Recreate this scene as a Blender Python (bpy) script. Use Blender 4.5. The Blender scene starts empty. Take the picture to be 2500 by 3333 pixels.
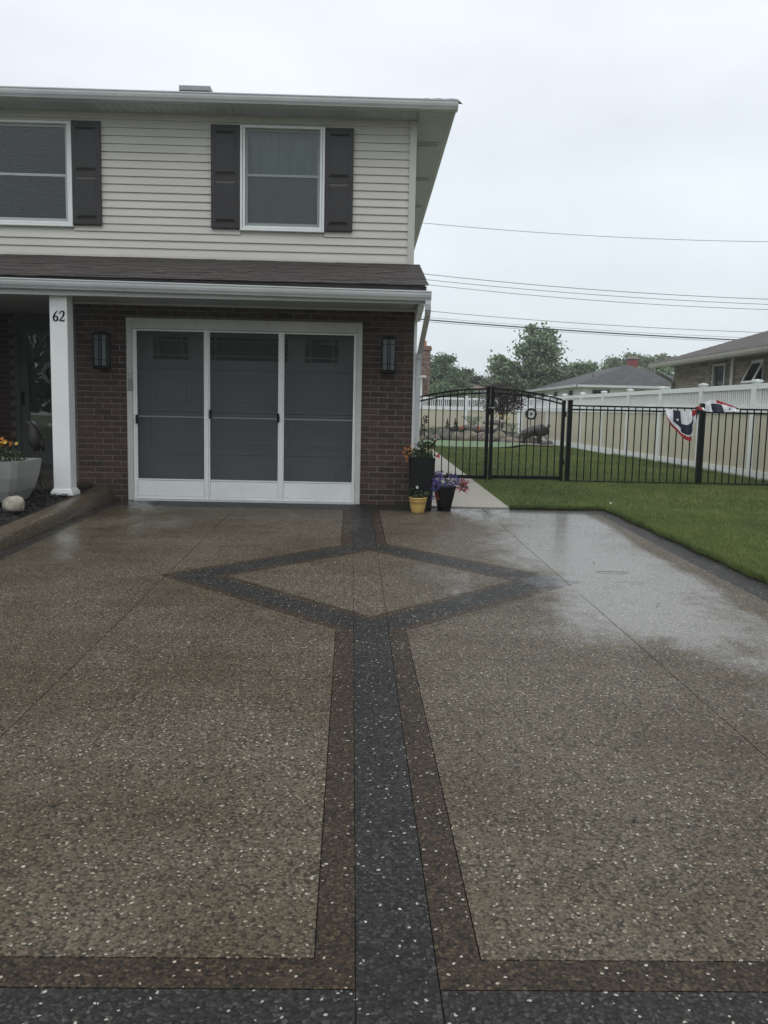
import bpy, math, random
import numpy as np
from mathutils import Vector, Matrix
random.seed(7); RNG = np.random.default_rng(11)
S = bpy.context.scene; C = S.collection
R = math.radians

# ------------------------------------------------------------------ camera
cam_d = bpy.data.cameras.new("camera"); cam = bpy.data.objects.new("camera", cam_d); C.objects.link(cam)
S.camera = cam
cam_d.sensor_fit = 'VERTICAL'; cam_d.sensor_height = 36.0; cam_d.sensor_width = 27.0
cam_d.lens = 36.0 * 2770 / 3333.0; cam_d.clip_start = 0.05; cam_d.clip_end = 1500
YAW, PITCH, ROLL = .0230, .1193, .0216
fw = Vector((math.sin(YAW)*math.cos(PITCH), math.cos(YAW)*math.cos(PITCH), -math.sin(PITCH)))
rt = Vector((math.cos(YAW), -math.sin(YAW), 0)); dn = fw.cross(rt)
r2 = rt*math.cos(ROLL) - dn*math.sin(ROLL); d2 = rt*math.sin(ROLL) + dn*math.cos(ROLL)
up = -d2; bk = -fw
cam.matrix_world = Matrix(((r2.x, up.x, bk.x, 0), (r2.y, up.y, bk.y, 0), (r2.z, up.z, bk.z, 1.2), (0, 0, 0, 1)))

# ------------------------------------------------------------------ light
SUN_EL, SUN_AZ = R(72), R(195)
sun_d = bpy.data.lights.new("sun", 'SUN'); sun = bpy.data.objects.new("sun", sun_d); C.objects.link(sun)
sun_d.energy = 1.0; sun_d.angle = R(60); sun_d.color = (1.0, .975, .94)
sdir = Vector((math.sin(SUN_AZ)*math.cos(SUN_EL), math.cos(SUN_AZ)*math.cos(SUN_EL), math.sin(SUN_EL)))
sun.rotation_euler = sdir.to_track_quat('Z', 'Y').to_euler(); sun.location = (0, -10, 20)
W = bpy.data.worlds.new("World"); S.world = W; W.use_nodes = True
nt = W.node_tree; nt.nodes.clear()
def wn(t, **k):
    n = nt.nodes.new(t)
    for a, b in k.items(): setattr(n, a, b)
    return n
out = wn('ShaderNodeOutputWorld'); bg = wn('ShaderNodeBackground'); bg.inputs['Strength'].default_value = 0.1
sky = wn('ShaderNodeTexSky', sky_type='NISHITA', sun_disc=False, sun_elevation=SUN_EL, sun_rotation=SUN_AZ, air_density=1.0, dust_density=3.0)
hs = wn('ShaderNodeHueSaturation'); hs.inputs['Saturation'].default_value = .25
tc = wn('ShaderNodeTexCoord'); sep = wn('ShaderNodeSeparateXYZ'); nt.links.new(tc.outputs['Generated'], sep.inputs[0])
ramp = wn('ShaderNodeValToRGB'); nt.links.new(sep.outputs['Z'], ramp.inputs[0])
e = ramp.color_ramp.elements
e[0].position = 0.0; e[0].color = (.64, .715, .75, 1)
e[1].position = 1.0; e[1].color = (.90, .92, .95, 1)
for p, c in ((.12, (.68, .75, .79, 1)), (.30, (.70, .75, .81, 1)), (.46, (.82, .865, .92, 1))):
    x = e.new(p); x.color = c
mp = wn('ShaderNodeMapping'); mp.inputs['Scale'].default_value = (1.0, 1.0, 2.6)
nt.links.new(tc.outputs['Generated'], mp.inputs[0])
nz = wn('ShaderNodeTexNoise'); nz.inputs['Scale'].default_value = 1.7; nz.inputs['Detail'].default_value = 5; nz.inputs['Roughness'].default_value = .5
nt.links.new(mp.outputs[0], nz.inputs['Vector'])
mr = wn('ShaderNodeMapRange'); mr.inputs['From Min'].default_value = .3; mr.inputs['From Max'].default_value = .7
mr.inputs['To Min'].default_value = 8.5; mr.inputs['To Max'].default_value = 11.4
nt.links.new(nz.outputs['Fac'], mr.inputs[0])
mul = wn('ShaderNodeVectorMath', operation='SCALE'); nt.links.new(ramp.outputs[0], mul.inputs[0]); nt.links.new(mr.outputs[0], mul.inputs['Scale'])
mx = wn('ShaderNodeMix', data_type='RGBA'); mx.inputs[0].default_value = .9
nt.links.new(sky.outputs[0], hs.inputs['Color']); nt.links.new(hs.outputs[0], mx.inputs[6]); nt.links.new(mul.outputs[0], mx.inputs[7])
nt.links.new(mx.outputs[2], bg.inputs['Color']); nt.links.new(bg.outputs[0], out.inputs[0])
S.view_settings.view_transform = 'Standard'; S.view_settings.look = 'None'
S.view_settings.exposure = 0.32; S.view_settings.gamma = 1.0; S.view_settings.use_curve_mapping = False

# ------------------------------------------------------------------ helpers
class MB:
    def __init__(s): s.v = []; s.f = []; s.m = []; s.sm = []
    def add(s, vs, fs, mi=0, sm=False):
        o = len(s.v); s.v += [tuple(p) for p in vs]
        for f in fs: s.f.append(tuple(i+o for i in f)); s.m.append(mi); s.sm.append(sm)
        return s
    def box(s, x0, x1, y0, y1, z0, z1, mi=0):
        v = [(x0,y0,z0),(x1,y0,z0),(x1,y1,z0),(x0,y1,z0),(x0,y0,z1),(x1,y0,z1),(x1,y1,z1),(x0,y1,z1)]
        return s.add(v, [(3,2,1,0),(4,5,6,7),(0,1,5,4),(1,2,6,5),(2,3,7,6),(3,0,4,7)], mi)
    def bbox(s, x0, x1, y0, y1, z0, z1, b=.004, mi=0):      # box with a bevelled front (-Y) face
        v = [(x0,y1,z0),(x1,y1,z0),(x1,y1,z1),(x0,y1,z1),(x0,y0+b,z0),(x1,y0+b,z0),(x1,y0+b,z1),(x0,y0+b,z1),
             (x0+b,y0,z0+b),(x1-b,y0,z0+b),(x1-b,y0,z1-b),(x0+b,y0,z1-b)]
        return s.add(v, [(3,2,1,0)[::-1],(0,1,5,4),(1,2,6,5),(2,3,7,6),(3,0,4,7),(4,5,9,8),(5,6,10,9),(6,7,11,10),(7,4,8,11),(8,9,10,11)], mi)
    def prism(s, prof, a, b, axis='X', mi=0, sm=False):     # profile (u,w) extruded from a to b
        n = len(prof)
        P = (lambda t,u,w: (t,u,w)) if axis == 'X' else ((lambda t,u,w: (u,t,w)) if axis == 'Y' else (lambda t,u,w: (u,w,t)))
        v = [P(a,*p) for p in prof] + [P(b,*p) for p in prof]
        f = [(i,(i+1)%n,n+(i+1)%n,n+i) for i in range(n)]
        s.add(v, f, mi, sm); o = len(s.v)-2*n
        s.f.append(tuple(o+i for i in reversed(range(n)))); s.m.append(mi); s.sm.append(False)
        s.f.append(tuple(o+n+i for i in range(n))); s.m.append(mi); s.sm.append(False)
        return s
    def tube(s, pts, r, n=8, mi=0, cap=True, sm=True):
        pts = [Vector(p) for p in pts]; k = len(pts); rs = r if isinstance(r, (list, tuple)) else [r]*k
        vs = []; ref = None
        for i, p in enumerate(pts):
            t = (pts[min(i+1,k-1)] - pts[max(i-1,0)]).normalized()
            if ref is None: ref = Vector((0,0,1)) if abs(t.z) < .9 else Vector((1,0,0))
            a = t.cross(ref).normalized(); b = t.cross(a).normalized(); ref = a.cross(t)
            for j in range(n):
                th = 2*math.pi*j/n; vs.append(p + (a*math.cos(th) + b*math.sin(th))*rs[i])
        fs = [(i*n+j, i*n+(j+1)%n, (i+1)*n+(j+1)%n, (i+1)*n+j) for i in range(k-1) for j in range(n)]
        if cap: fs += [tuple(range(n))[::-1], tuple((k-1)*n+j for j in range(n))]
        return s.add(vs, fs, mi, sm)
    def lathe(s, prof, cx=0, cy=0, n=28, mi=0, sx=1, sy=1):
        vs = [(cx+r*math.cos(2*math.pi*j/n)*sx, cy+r*math.sin(2*math.pi*j/n)*sy, z) for r, z in prof for j in range(n)]
        fs = [(i*n+j, i*n+(j+1)%n, (i+1)*n+(j+1)%n, (i+1)*n+j) for i in range(len(prof)-1) for j in range(n)]
        return s.add(vs, fs, mi, True)
    def mesh(s, name, mats):
        me = bpy.data.meshes.new(name); me.from_pydata(s.v, [], s.f)
        for m in (mats if isinstance(mats, (list, tuple)) else [mats]): me.materials.append(m)
        me.polygons.foreach_set('material_index', s.m); me.polygons.foreach_set('use_smooth', s.sm); me.update()
        return me
    def build(s, name, mats, parent=None, loc=None, **kw):
        return link(name, s.mesh(name, mats), parent, loc, **kw)
def link(name, me, parent=None, loc=None, label=None, cat=None, group=None, kind=None, rot=None, scale=None):
    o = bpy.data.objects.new(name, me); C.objects.link(o)
    if loc is not None: o.location = loc
    if rot is not None: o.rotation_euler = rot
    if scale is not None: o.scale = scale
    if parent is not None: o.parent = parent
    if label: o['label'] = label
    if cat: o['category'] = cat
    if group: o['group'] = group
    if kind: o['kind'] = kind
    return o
def thing(name, loc, label, cat, group=None, rz=0):
    return link(name, None, None, loc, label, cat, group, rot=(0,0,rz))
def copy_tree(o, parent=None):
    c = o.copy(); C.objects.link(c); c.parent = parent
    for ch in list(o.children): copy_tree(ch, c)
    return c
def np_mesh(name, V, F, mat, smooth=False):
    me = bpy.data.meshes.new(name); V = np.asarray(V, np.float32); F = np.asarray(F, np.int32)
    me.vertices.add(len(V)); me.vertices.foreach_set('co', V.ravel())
    k = F.shape[1]; me.loops.add(F.size); me.loops.foreach_set('vertex_index', F.ravel())
    me.polygons.add(len(F)); me.polygons.foreach_set('loop_start', np.arange(0, F.size, k, dtype=np.int32))
    me.polygons.foreach_set('use_smooth', np.full(len(F), smooth))
    me.materials.append(mat); me.update(calc_edges=True)
    return me

# ------------------------------------------------------------------ materials
class NT:
    def __init__(s, name):
        s.mat = bpy.data.materials.new(name); s.mat.use_nodes = True; s.t = s.mat.node_tree; s.t.nodes.clear()
        s.out = s.n('ShaderNodeOutputMaterial'); s.b = s.n('ShaderNodeBsdfPrincipled'); s.l(s.b.outputs[0], s.out.inputs[0])
    def n(s, t, **k):
        x = s.t.nodes.new(t)
        for a, b in k.items(): setattr(x, a, b)
        return x
    def l(s, a, b): s.t.links.new(a, b)
    def pos(s): return s.n('ShaderNodeNewGeometry').outputs['Position']
    def obj(s): return s.n('ShaderNodeTexCoord').outputs['Object']
    def noise(s, scale, detail=3, rough=.5, vec=None, st=None):
        x = s.n('ShaderNodeTexNoise'); x.inputs['Scale'].default_value = scale; x.inputs['Detail'].default_value = detail; x.inputs['Roughness'].default_value = rough
        v = vec if vec is not None else s.pos()
        if st:
            m = s.n('ShaderNodeMapping'); m.inputs['Scale'].default_value = st; s.l(v, m.inputs[0]); v = m.outputs[0]
        s.l(v, x.inputs['Vector']); return x.outputs['Fac']
    def ramp(s, fac, els):
        r = s.n('ShaderNodeValToRGB'); s.l(fac, r.inputs[0]); e = r.color_ramp.elements
        e[0].position, e[0].color = els[0][0], (*els[0][1], 1) if len(els[0][1]) == 3 else els[0][1]
        e[1].position, e[1].color = els[-1][0], (*els[-1][1], 1)
        for p, c in els[1:-1]: x = e.new(p); x.color = (*c, 1)
        return r.outputs[0]
    def mr(s, v, a, b, c, d):
        m = s.n('ShaderNodeMapRange'); s.l(v, m.inputs[0])
        for i, q in enumerate((a, b, c, d)): m.inputs[i+1].default_value = q
        return m.outputs[0]
    def math(s, op, a, b=None, clamp=False):
        m = s.n('ShaderNodeMath', operation=op); m.use_clamp = clamp
        for i, q in enumerate((a, b)):
            if q is None: continue
            if isinstance(q, (int, float)): m.inputs[i].default_value = q
            else: s.l(q, m.inputs[i])
        return m.outputs[0]
    def mix(s, fac, a, b, mode='MIX'):
        m = s.n('ShaderNodeMix', data_type='RGBA', blend_type=mode)
        for i, q in ((0, fac), (6, a), (7, b)):
            if isinstance(q, (int, float)): m.inputs[i].default_value = q
            elif isinstance(q, tuple): m.inputs[i].default_value = (*q, 1)
            else: s.l(q, m.inputs[i])
        return m.outputs[2]
    def bump(s, h, strength, dist, normal=None):
        b = s.n('ShaderNodeBump'); b.inputs['Strength'].default_value = strength if isinstance(strength, (int, float)) else 1
        if not isinstance(strength, (int, float)): s.l(strength, b.inputs['Strength'])
        b.inputs['Distance'].default_value = dist; s.l(h, b.inputs['Height'])
        if normal is not None: s.l(normal, b.inputs['Normal'])
        return b.outputs[0]
    def set(s, **k):
        nm = dict(col='Base Color', rough='Roughness', spec='Specular IOR Level', metal='Metallic', coat='Coat Weight', coatr='Coat Roughness', norm='Normal', coatn='Coat Normal', ior='IOR', sub='Subsurface Weight')
        for a, v in k.items():
            i = s.b.inputs[nm[a]]
            if isinstance(v, (int, float)): i.default_value = v
            elif isinstance(v, tuple): i.default_value = (*v, 1)
            else: s.l(v, i)
        return s.mat
def paint(name, col, rough=.45, var=.08, scale=3, bump=.0, dirt=None, dirt_amt=.25, spec=.5, stretch=None):
    m = NT(name); n = m.noise(scale, 5, .6, st=stretch)
    d = tuple(c*(1-var*2) for c in col); b = tuple(min(1, c*(1+var*.6)) for c in col)
    c = m.mix(m.mr(n, .3, .7, 0, 1), d, b)
    if dirt:
        n2 = m.noise(scale*4.1, 6, .7, st=stretch); c = m.mix(m.mr(n2, .55, .8, 0, dirt_amt), c, dirt)
    m.set(col=c, rough=m.mr(n, .3, .7, rough*.85, min(1, rough*1.2)), spec=spec)
    if bump: m.set(norm=m.bump(m.noise(scale*20, 4, .6), bump, .004))
    return m.mat
def obj_random(m): return m.n('ShaderNodeObjectInfo').outputs['Random']
def island_random(m): return m.n('ShaderNodeNewGeometry').outputs['Random Per Island']

def aggregate(name, stones, matrix, tint, white=.965, wet=1.0, scale=98):
    m = NT(name); P = m.pos()
    v = m.n('ShaderNodeTexVoronoi'); v.inputs['Scale'].default_value = scale; v.inputs['Randomness'].default_value = .95
    wob = m.n('ShaderNodeTexNoise'); wob.inputs['Scale'].default_value = 60; m.l(P, wob.inputs['Vector']); wob.inputs['Detail'].default_value = 3
    ad = m.n('ShaderNodeVectorMath', operation='MULTIPLY_ADD'); m.l(wob.outputs['Color'], ad.inputs[0]); ad.inputs[1].default_value = (.016, .016, .002); m.l(P, ad.inputs[2])
    m.l(ad.outputs[0], v.inputs['Vector'])
    sp = m.n('ShaderNodeSeparateColor'); m.l(v.outputs['Color'], sp.inputs[0])
    st = m.ramp(sp.outputs[0], stones)
    edge = m.mr(v.outputs['Distance'], .48, .80, 0, 1)
    base = m.mix(edge, st, matrix)
    vb = m.n('ShaderNodeTexVoronoi'); vb.inputs['Scale'].default_value = scale*.52; m.l(ad.outputs[0], vb.inputs['Vector'])
    spb = m.n('ShaderNodeSeparateColor'); m.l(vb.outputs['Color'], spb.inputs[0])
    bigm = m.math('MULTIPLY', m.math('GREATER_THAN', spb.outputs[1], .80), m.mr(vb.outputs['Distance'], .36, .44, 1, 0))
    base = m.mix(bigm, base, m.ramp(spb.outputs[0], stones))
    pit = m.math('GREATER_THAN', sp.outputs[2], .88); base = m.mix(m.math('MULTIPLY', pit, .75), base, tuple(c*.4 for c in matrix))
    # scattered larger pale stones
    v2 = m.n('ShaderNodeTexVoronoi'); v2.inputs['Scale'].default_value = 30; m.l(ad.outputs[0], v2.inputs['Vector'])
    sp2 = m.n('ShaderNodeSeparateColor'); m.l(v2.outputs['Color'], sp2.inputs[0])
    sz = m.mr(m.math('POWER', sp2.outputs[1], 1.8), 0, 1, .05, .20)
    wm = m.math('MULTIPLY', m.math('GREATER_THAN', sp2.outputs[0], white-.035), m.math('LESS_THAN', v2.outputs['Distance'], sz))
    wc = m.ramp(sp2.outputs[2], [(0, (.42,.36,.27)), (.4, (.62,.6,.54)), (1, (.8,.8,.77))])
    base = m.mix(wm, base, wc)
    v3m = m.math('GREATER_THAN', sp.outputs[1], white-.012)
    base = m.mix(m.math('MULTIPLY', v3m, m.math('LESS_THAN', v.outputs['Distance'], .45)), base, (.55,.53,.46))
    base = m.mix(1.0, base, (.71,.70,.69), 'MULTIPLY')
    # large stains
    n1 = m.noise(.9, 4, .6, P); n2 = m.noise(2.3, 5, .65, P)
    sxx = m.n('ShaderNodeSeparateXYZ'); m.l(P, sxx.inputs[0])
    base = m.mix(m.mr(m.math('ADD', n1, m.mr(sxx.outputs['X'], -2.0, 1.2, .10, -.04)), .42, .66, 0, .9), base, tint, 'MULTIPLY')
    base = m.mix(m.mr(n2, .45, .7, 0, .35), base, (.62,.56,.50), 'MULTIPLY')
    # standing water: more towards the low right-hand side of the slab
    sx = m.n('ShaderNodeSeparateXYZ'); m.l(P, sx.inputs[0])
    pn = m.math('ADD', m.math('MULTIPLY', m.noise(.75, 3, .5, P, st=(1.0, .55, 1)), .68), m.math('MULTIPLY', m.noise(3.4, 6, .75, P, st=(1.0, .7, 1)), .32))
    gx = m.math('ADD', m.math('ADD', m.mr(sx.outputs['X'], .4, 2.1, -.06, .15), m.mr(sx.outputs['X'], -3.0, -2.2, .17, 0)), m.mr(sx.outputs['X'], 2.65, 2.95, 0, -.30))
    gy = m.mr(sx.outputs['Y'], 3.0, 5.8, -.20, .02)
    pud = m.mr(m.math('ADD', m.math('ADD', pn, gx), gy), .50, .68, 0, 1)
    fine = m.noise(9, 4, .7, P)
    film = m.mr(m.math('ADD', m.math('MULTIPLY', pud, .75), m.math('MULTIPLY', fine, .5)), .2, .9, 0, 1)
    hA = m.math('SUBTRACT', 1, m.mr(v.outputs['Distance'], .0, .65, 0, 1)); hB = m.math('SUBTRACT', 1.25, m.mr(vb.outputs['Distance'], .0, .5, 0, .8))
    hgt = m.mix(bigm, hA, hB); hgt = m.math('SUBTRACT', hgt, m.math('MULTIPLY', pit, .6))
    bs = m.math('SUBTRACT', 1.0, m.math('MULTIPLY', pud, .45))
    nb = m.bump(hgt, m.math('MULTIPLY', bs, .75), .004)
    cb = m.bump(m.math('ADD', hgt, m.math('MULTIPLY', m.noise(22, 3, .6, P), 1.2)), m.mr(film, 0, 1, .42, .15), .003)
    m.set(col=base, rough=m.mr(film, 0, 1, .68, .42), spec=.22, norm=nb, coat=m.mr(film, .15, .9, .16*wet, 1.0*wet), coatr=m.mr(film, 0, 1, .30, .11), coatn=cb)
    m.b.inputs['Coat IOR'].default_value = 1.36
    return m.mat

M = {}
M['tan'] = aggregate('tan_aggregate', [(0,(.083,.072,.048)), (.3,(.150,.130,.090)), (.6,(.190,.167,.119)), (.78,(.140,.100,.070)), (.93,(.215,.192,.145)), (1,(.31,.285,.22))], (.050,.043,.029), (.66,.60,.50))
M['brown'] = aggregate('brown_aggregate', [(0,(.026,.019,.010)), (.4,(.068,.050,.028)), (.7,(.055,.034,.020)), (1,(.13,.105,.066))], (.012,.009,.006), (.8,.70,.6), white=.985)
M['dark'] = aggregate('charcoal_aggregate', [(0,(.016,.0155,.0145)), (.5,(.033,.032,.030)), (.8,(.052,.050,.047)), (1,(.105,.102,.095))], (.007,.007,.007), (.7,.7,.72), white=.983)
M['kerb'] = aggregate('kerb_aggregate', [(0,(.07,.06,.04)), (.4,(.15,.13,.09)), (.7,(.11,.08,.055)), (1,(.27,.245,.18))], (.05,.043,.03), (.85,.78,.68), wet=.35)
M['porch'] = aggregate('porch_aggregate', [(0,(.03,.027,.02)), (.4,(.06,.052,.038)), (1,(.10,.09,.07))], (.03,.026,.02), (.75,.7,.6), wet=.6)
M['joint'] = NT('joint_fill').set(col=(.020,.018,.015), rough=.9)
M['white'] = paint('white_paint', (.80,.825,.815), .4, .04, 2, dirt=(.45,.45,.42), dirt_amt=.18)
M['trim'] = paint('white_trim', (.54,.55,.52), .45, .08, 3, dirt=(.30,.29,.26), dirt_amt=.5, bump=.15)
M['alu'] = paint('white_aluminium', (.60,.63,.635), .32, .05, 2, dirt=(.4,.4,.38), dirt_amt=.3)
M['soffit'] = paint('soffit_vinyl', (.55,.58,.585), .5, .06, 2)
M['siding'] = paint('cream_siding', (.56,.542,.495), .48, .05, 1.2, dirt=(.40,.39,.35), dirt_amt=.22, stretch=(1,1,4))
M['cornerb'] = paint('cream_corner_board', (.52,.51,.475), .48, .04, 1.2, dirt=(.42,.4,.36), dirt_amt=.2)
M['black'] = paint('black_aluminium', (.006,.007,.007), .45, .1, 4, spec=.15)
M['blackplastic'] = paint('black_plastic', (.008,.008,.008), .5, .1, 6, spec=.2)
M['shutter'] = paint('dark_brown_shutter', (.018,.0155,.0155), .42, .12, 5, stretch=(6,6,1))
M['greydoor'] = paint('garage_door_white', (.62,.65,.66), .4, .05, 2)
M['vinyl'] = paint('white_vinyl', (.80,.83,.83), .35, .03, 1.5, dirt=(.5,.5,.45), dirt_amt=.12)
M['almond'] = paint('tan_vinyl', (.56,.52,.40), .4, .04, 1.5, dirt=(.36,.34,.26), dirt_amt=.2)
M['concrete'] = paint('pale_concrete', (.31,.29,.235), .5, .12, 2.2, bump=.5, dirt=(.2,.18,.14), dirt_amt=.45)
M['asphalt'] = paint('asphalt', (.05,.05,.05), .6, .2, 6, bump=.6)
M['dark_in'] = NT('dark_interior').set(col=(.012,.013,.014), rough=.8)
M['mulch'] = paint('black_mulch', (.007,.006,.005), .8, .5, 30, bump=1)
M['soil'] = paint('dark_soil', (.022,.016,.011), .85, .4, 25, bump=1)
M['terracotta'] = paint('terracotta', (.48,.22,.12), .7, .15, 6)
M['stone'] = paint('pale_field_stone', (.34,.31,.25), .7, .3, 12, bump=.8, dirt=(.16,.13,.10), dirt_amt=.7)
M['yellowpot'] = paint('yellow_glaze', (.60,.40,.13), .35, .06, 8, dirt=(.4,.25,.08), dirt_amt=.3)
M['planter'] = paint('grey_white_planter', (.27,.27,.26), .5, .08, 5)
M['bronze'] = paint('dark_bronze', (.022,.018,.016), .45, .35, 14, bump=.8)
M['flagwhite'] = paint('flag_white', (.72,.74,.78), .8, .05, 8)
M['flagred'] = paint('flag_red', (.32,.020,.024), .8, .15, 8)
M['flagblue'] = paint('flag_navy', (.014,.017,.040), .8, .15, 8)
M['steel'] = NT('bright_steel').set(col=(.6,.6,.6), rough=.3, metal=1.0)
M['lampglass'] = NT('seeded_glass').set(col=(.13,.15,.155), rough=.12, spec=.6)
M['wire'] = NT('power_cable').set(col=(.05,.055,.06), rough=.6)
def brickmat(name, cols, rough=.8):
    m = NT(name); r = obj_random(m); P = m.pos()
    c = m.ramp(r, cols); c = m.mix(m.mr(m.noise(22, 6, .7, P), .3, .75, 0, .8), c, (.55,.5,.48), 'MULTIPLY')
    c = m.mix(m.mr(m.noise(90, 3, .6, P), .60, .72, 0, .5), c, (.16,.12,.10))
    return m.set(col=c, rough=rough, norm=m.bump(m.noise(140, 5, .7, P), .6, .003))
M['brick'] = brickmat('red_brown_brick', [(0,(.036,.023,.019)), (.3,(.060,.035,.028)), (.6,(.080,.044,.034)), (.8,(.046,.031,.027)), (1,(.095,.058,.046))])
M['mortar'] = paint('grey_mortar', (.20,.178,.158), .9, .2, 20, bump=1)
def tanbrick(name, cols):
    m = NT(name); c = m.ramp(island_random(m), cols); c = m.mix(m.mr(m.noise(12, 5, .7), .3, .75, 0, .6), c, (.7,.66,.6), 'MULTIPLY')
    return m.set(col=c, rough=.85)
M['tanbrick'] = tanbrick('buff_brick', [(0,(.20,.17,.13)), (.5,(.31,.27,.21)), (1,(.40,.36,.29))])
M['oldbrick'] = tanbrick('weathered_brick', [(0,(.12,.07,.055)), (.5,(.20,.12,.09)), (1,(.32,.24,.20))])
def shinglemat(name, cols, island=False):
    m = NT(name); c = m.ramp(island_random(m) if island else obj_random(m), cols)
    c = m.mix(m.mr(m.noise(160, 2, .6), .35, .7, 0, .9), c, (.45,.42,.42), 'MULTIPLY')
    c = m.mix(m.mr(m.noise(2.5, 4, .6), .4, .7, 0, .35), c, (.6,.6,.6), 'MULTIPLY')
    return m.set(col=c, rough=.75, spec=.3, norm=m.bump(m.noise(220, 3, .7), .7, .003))
M['shingle'] = shinglemat('brown_grey_shingle', [(0,(.042,.036,.034)), (.35,(.060,.051,.048)), (.7,(.051,.042,.039)), (1,(.074,.065,.062))])
M['shingle2'] = shinglemat('grey_shingle', [(0,(.060,.062,.066)), (.5,(.082,.086,.092)), (1,(.11,.115,.12))], True)
M['shingle3'] = shinglemat('taupe_shingle', [(0,(.075,.068,.062)), (.5,(.10,.092,.085)), (1,(.13,.12,.11))], True)
M['roofbrown'] = paint('far_brown_roof', (.17,.12,.10), .9, .2, 4)
M['roofgrey'] = paint('far_grey_roof', (.08,.085,.09), .9, .2, 4)
def leafmat(name, a, b, c, rough=.5):
    m = NT(name); r = island_random(m); col = m.ramp(r, [(0, a), (.5, b), (1, c)])
    P = m.pos(); col = m.mix(m.mr(m.noise(1.4, 2, .5, P), .35, .68, 0, .6), col, (.62,.66,.6), 'MULTIPLY')
    m.set(col=col, rough=rough, spec=.4)
    tr = m.n('ShaderNodeBsdfTranslucent'); m.l(col, tr.inputs[0]); mxs = m.n('ShaderNodeMixShader'); mxs.inputs[0].default_value = .3
    m.l(m.b.outputs[0], mxs.inputs[1]); m.l(tr.outputs[0], mxs.inputs[2]); m.l(mxs.outputs[0], m.out.inputs[0])
    return m.mat
M['leaf'] = leafmat('green_leaves', (.075,.13,.07), (.15,.225,.12), (.25,.33,.20))
M['leaf2'] = leafmat('blue_green_leaves', (.095,.15,.085), (.19,.265,.155), (.35,.43,.28))
M['leaf3'] = leafmat('yellow_green_leaves', (.10,.15,.08), (.16,.21,.11), (.24,.29,.17))
M['conifer'] = leafmat('conifer_needles', (.014,.030,.020), (.025,.045,.032), (.045,.065,.05))
M['maple'] = leafmat('burgundy_leaves', (.016,.010,.011), (.030,.015,.016), (.060,.030,.028))
M['potleaf'] = leafmat('potted_plant_leaves', (.014,.030,.010), (.030,.055,.018), (.080,.115,.040))
M['bark'] = paint('bark', (.055,.045,.036), .9, .3, 20, bump=1)
def petal(name, a, b): return leafmat(name, a, tuple((x+y)/2 for x, y in zip(a, b)), b, .7)
M['orange'] = petal('orange_petals', (.52,.12,.015), (.75,.30,.05)); M['yellow'] = petal('yellow_petals', (.65,.42,.04), (.8,.62,.12))
M['purple'] = petal('purple_petals', (.10,.07,.28), (.20,.16,.46)); M['pink'] = petal('pink_petals', (.36,.025,.06), (.62,.12,.15))
M['red'] = petal('red_petals', (.25,.015,.03), (.45,.05,.06)); M['whitep'] = petal('white_petals', (.72,.70,.58), (.8,.8,.74))
M['coral'] = petal('coral_petals', (.55,.12,.06), (.65,.20,.12))
# grass
def grassmat(name, blade):
    m = NT(name); P = m.pos()
    n = m.math('ADD', m.math('MULTIPLY', m.noise(.6, 3, .6, P), .55), m.math('MULTIPLY', m.noise(5.5, 5, .7, P), .45)); n2 = m.noise(60, 3, .7, P)
    c = m.ramp(n, [(.36,(.060,.100,.020)), (.5,(.112,.160,.036)), (.63,(.19,.22,.058))])
    if blade: c = m.mix(m.mr(island_random(m), 0, 1, 0, .6), c, (.125,.165,.055))
    else: c = m.mix(m.mr(n2, .3, .7, 0, .7), c, (.018,.030,.008))
    m.set(col=c, rough=.55, spec=.35)
    if not blade: m.set(norm=m.bump(n2, .9, .02))
    return m.mat
M['grassb'] = grassmat('grass_blade', True); M['grass'] = grassmat('lawn_turf', False)
m = NT('putting_green'); c = m.mix(m.mr(m.noise(3, 4, .6), .3, .7, 0, 1), (.085,.145,.065), (.105,.165,.08)); M['green'] = m.set(col=c, rough=.8)
# glass and insect screen
def glass(name, tint, ior=1.5, base=.04, rough=.01):
    m = NT(name); tr = m.n('ShaderNodeBsdfTransparent'); tr.inputs[0].default_value = (*tint, 1)
    gl = m.n('ShaderNodeBsdfGlossy'); gl.inputs['Roughness'].default_value = rough; gl.inputs[0].default_value = (.95,.97,.97,1)
    fr = m.n('ShaderNodeFresnel'); fr.inputs[0].default_value = ior
    wv = m.bump(m.noise(1.8, 2, .5), .12, .05); m.l(wv, gl.inputs['Normal'])
    f = m.math('ADD', m.math('MULTIPLY', fr.outputs[0], 1.0), base, True)
    mxs = m.n('ShaderNodeMixShader'); m.l(f, mxs.inputs[0]); m.l(tr.outputs[0], mxs.inputs[1]); m.l(gl.outputs[0], mxs.inputs[2]); m.l(mxs.outputs[0], m.out.inputs[0])
    return m.mat
M['sash'] = paint('grey_green_sash', (.26,.29,.28), .4, .05, 3)
M['sashlight'] = paint('pale_sash', (.40,.43,.43), .4, .05, 3)
M['pane'] = NT('black_pane').set(col=(.006,.008,.009), rough=.12, spec=.4)
M['frontdoor'] = paint('shade_toned_door_frame', (.10,.11,.11), .5, .1, 3)  # deep porch shade put into the colour of a likely white frame
M['glass'] = glass('window_glass', (.72,.76,.75), base=.0); M['doorglass'] = glass('door_glass', (.6,.64,.63))
m = NT('insect_screen'); m.set(col=(.020,.022,.023), rough=.6)
tr = m.n('ShaderNodeBsdfTransparent'); mxs = m.n('ShaderNodeMixShader'); mxs.inputs[0].default_value = .68
m.l(tr.outputs[0], mxs.inputs[1]); m.l(m.b.outputs[0], mxs.inputs[2]); m.l(mxs.outputs[0], m.out.inputs[0]); M['screen'] = m.mat
M['curtain'] = paint('sheer_curtain', (.40,.47,.46), .8, .15, 6, stretch=(5,5,.3))
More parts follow.
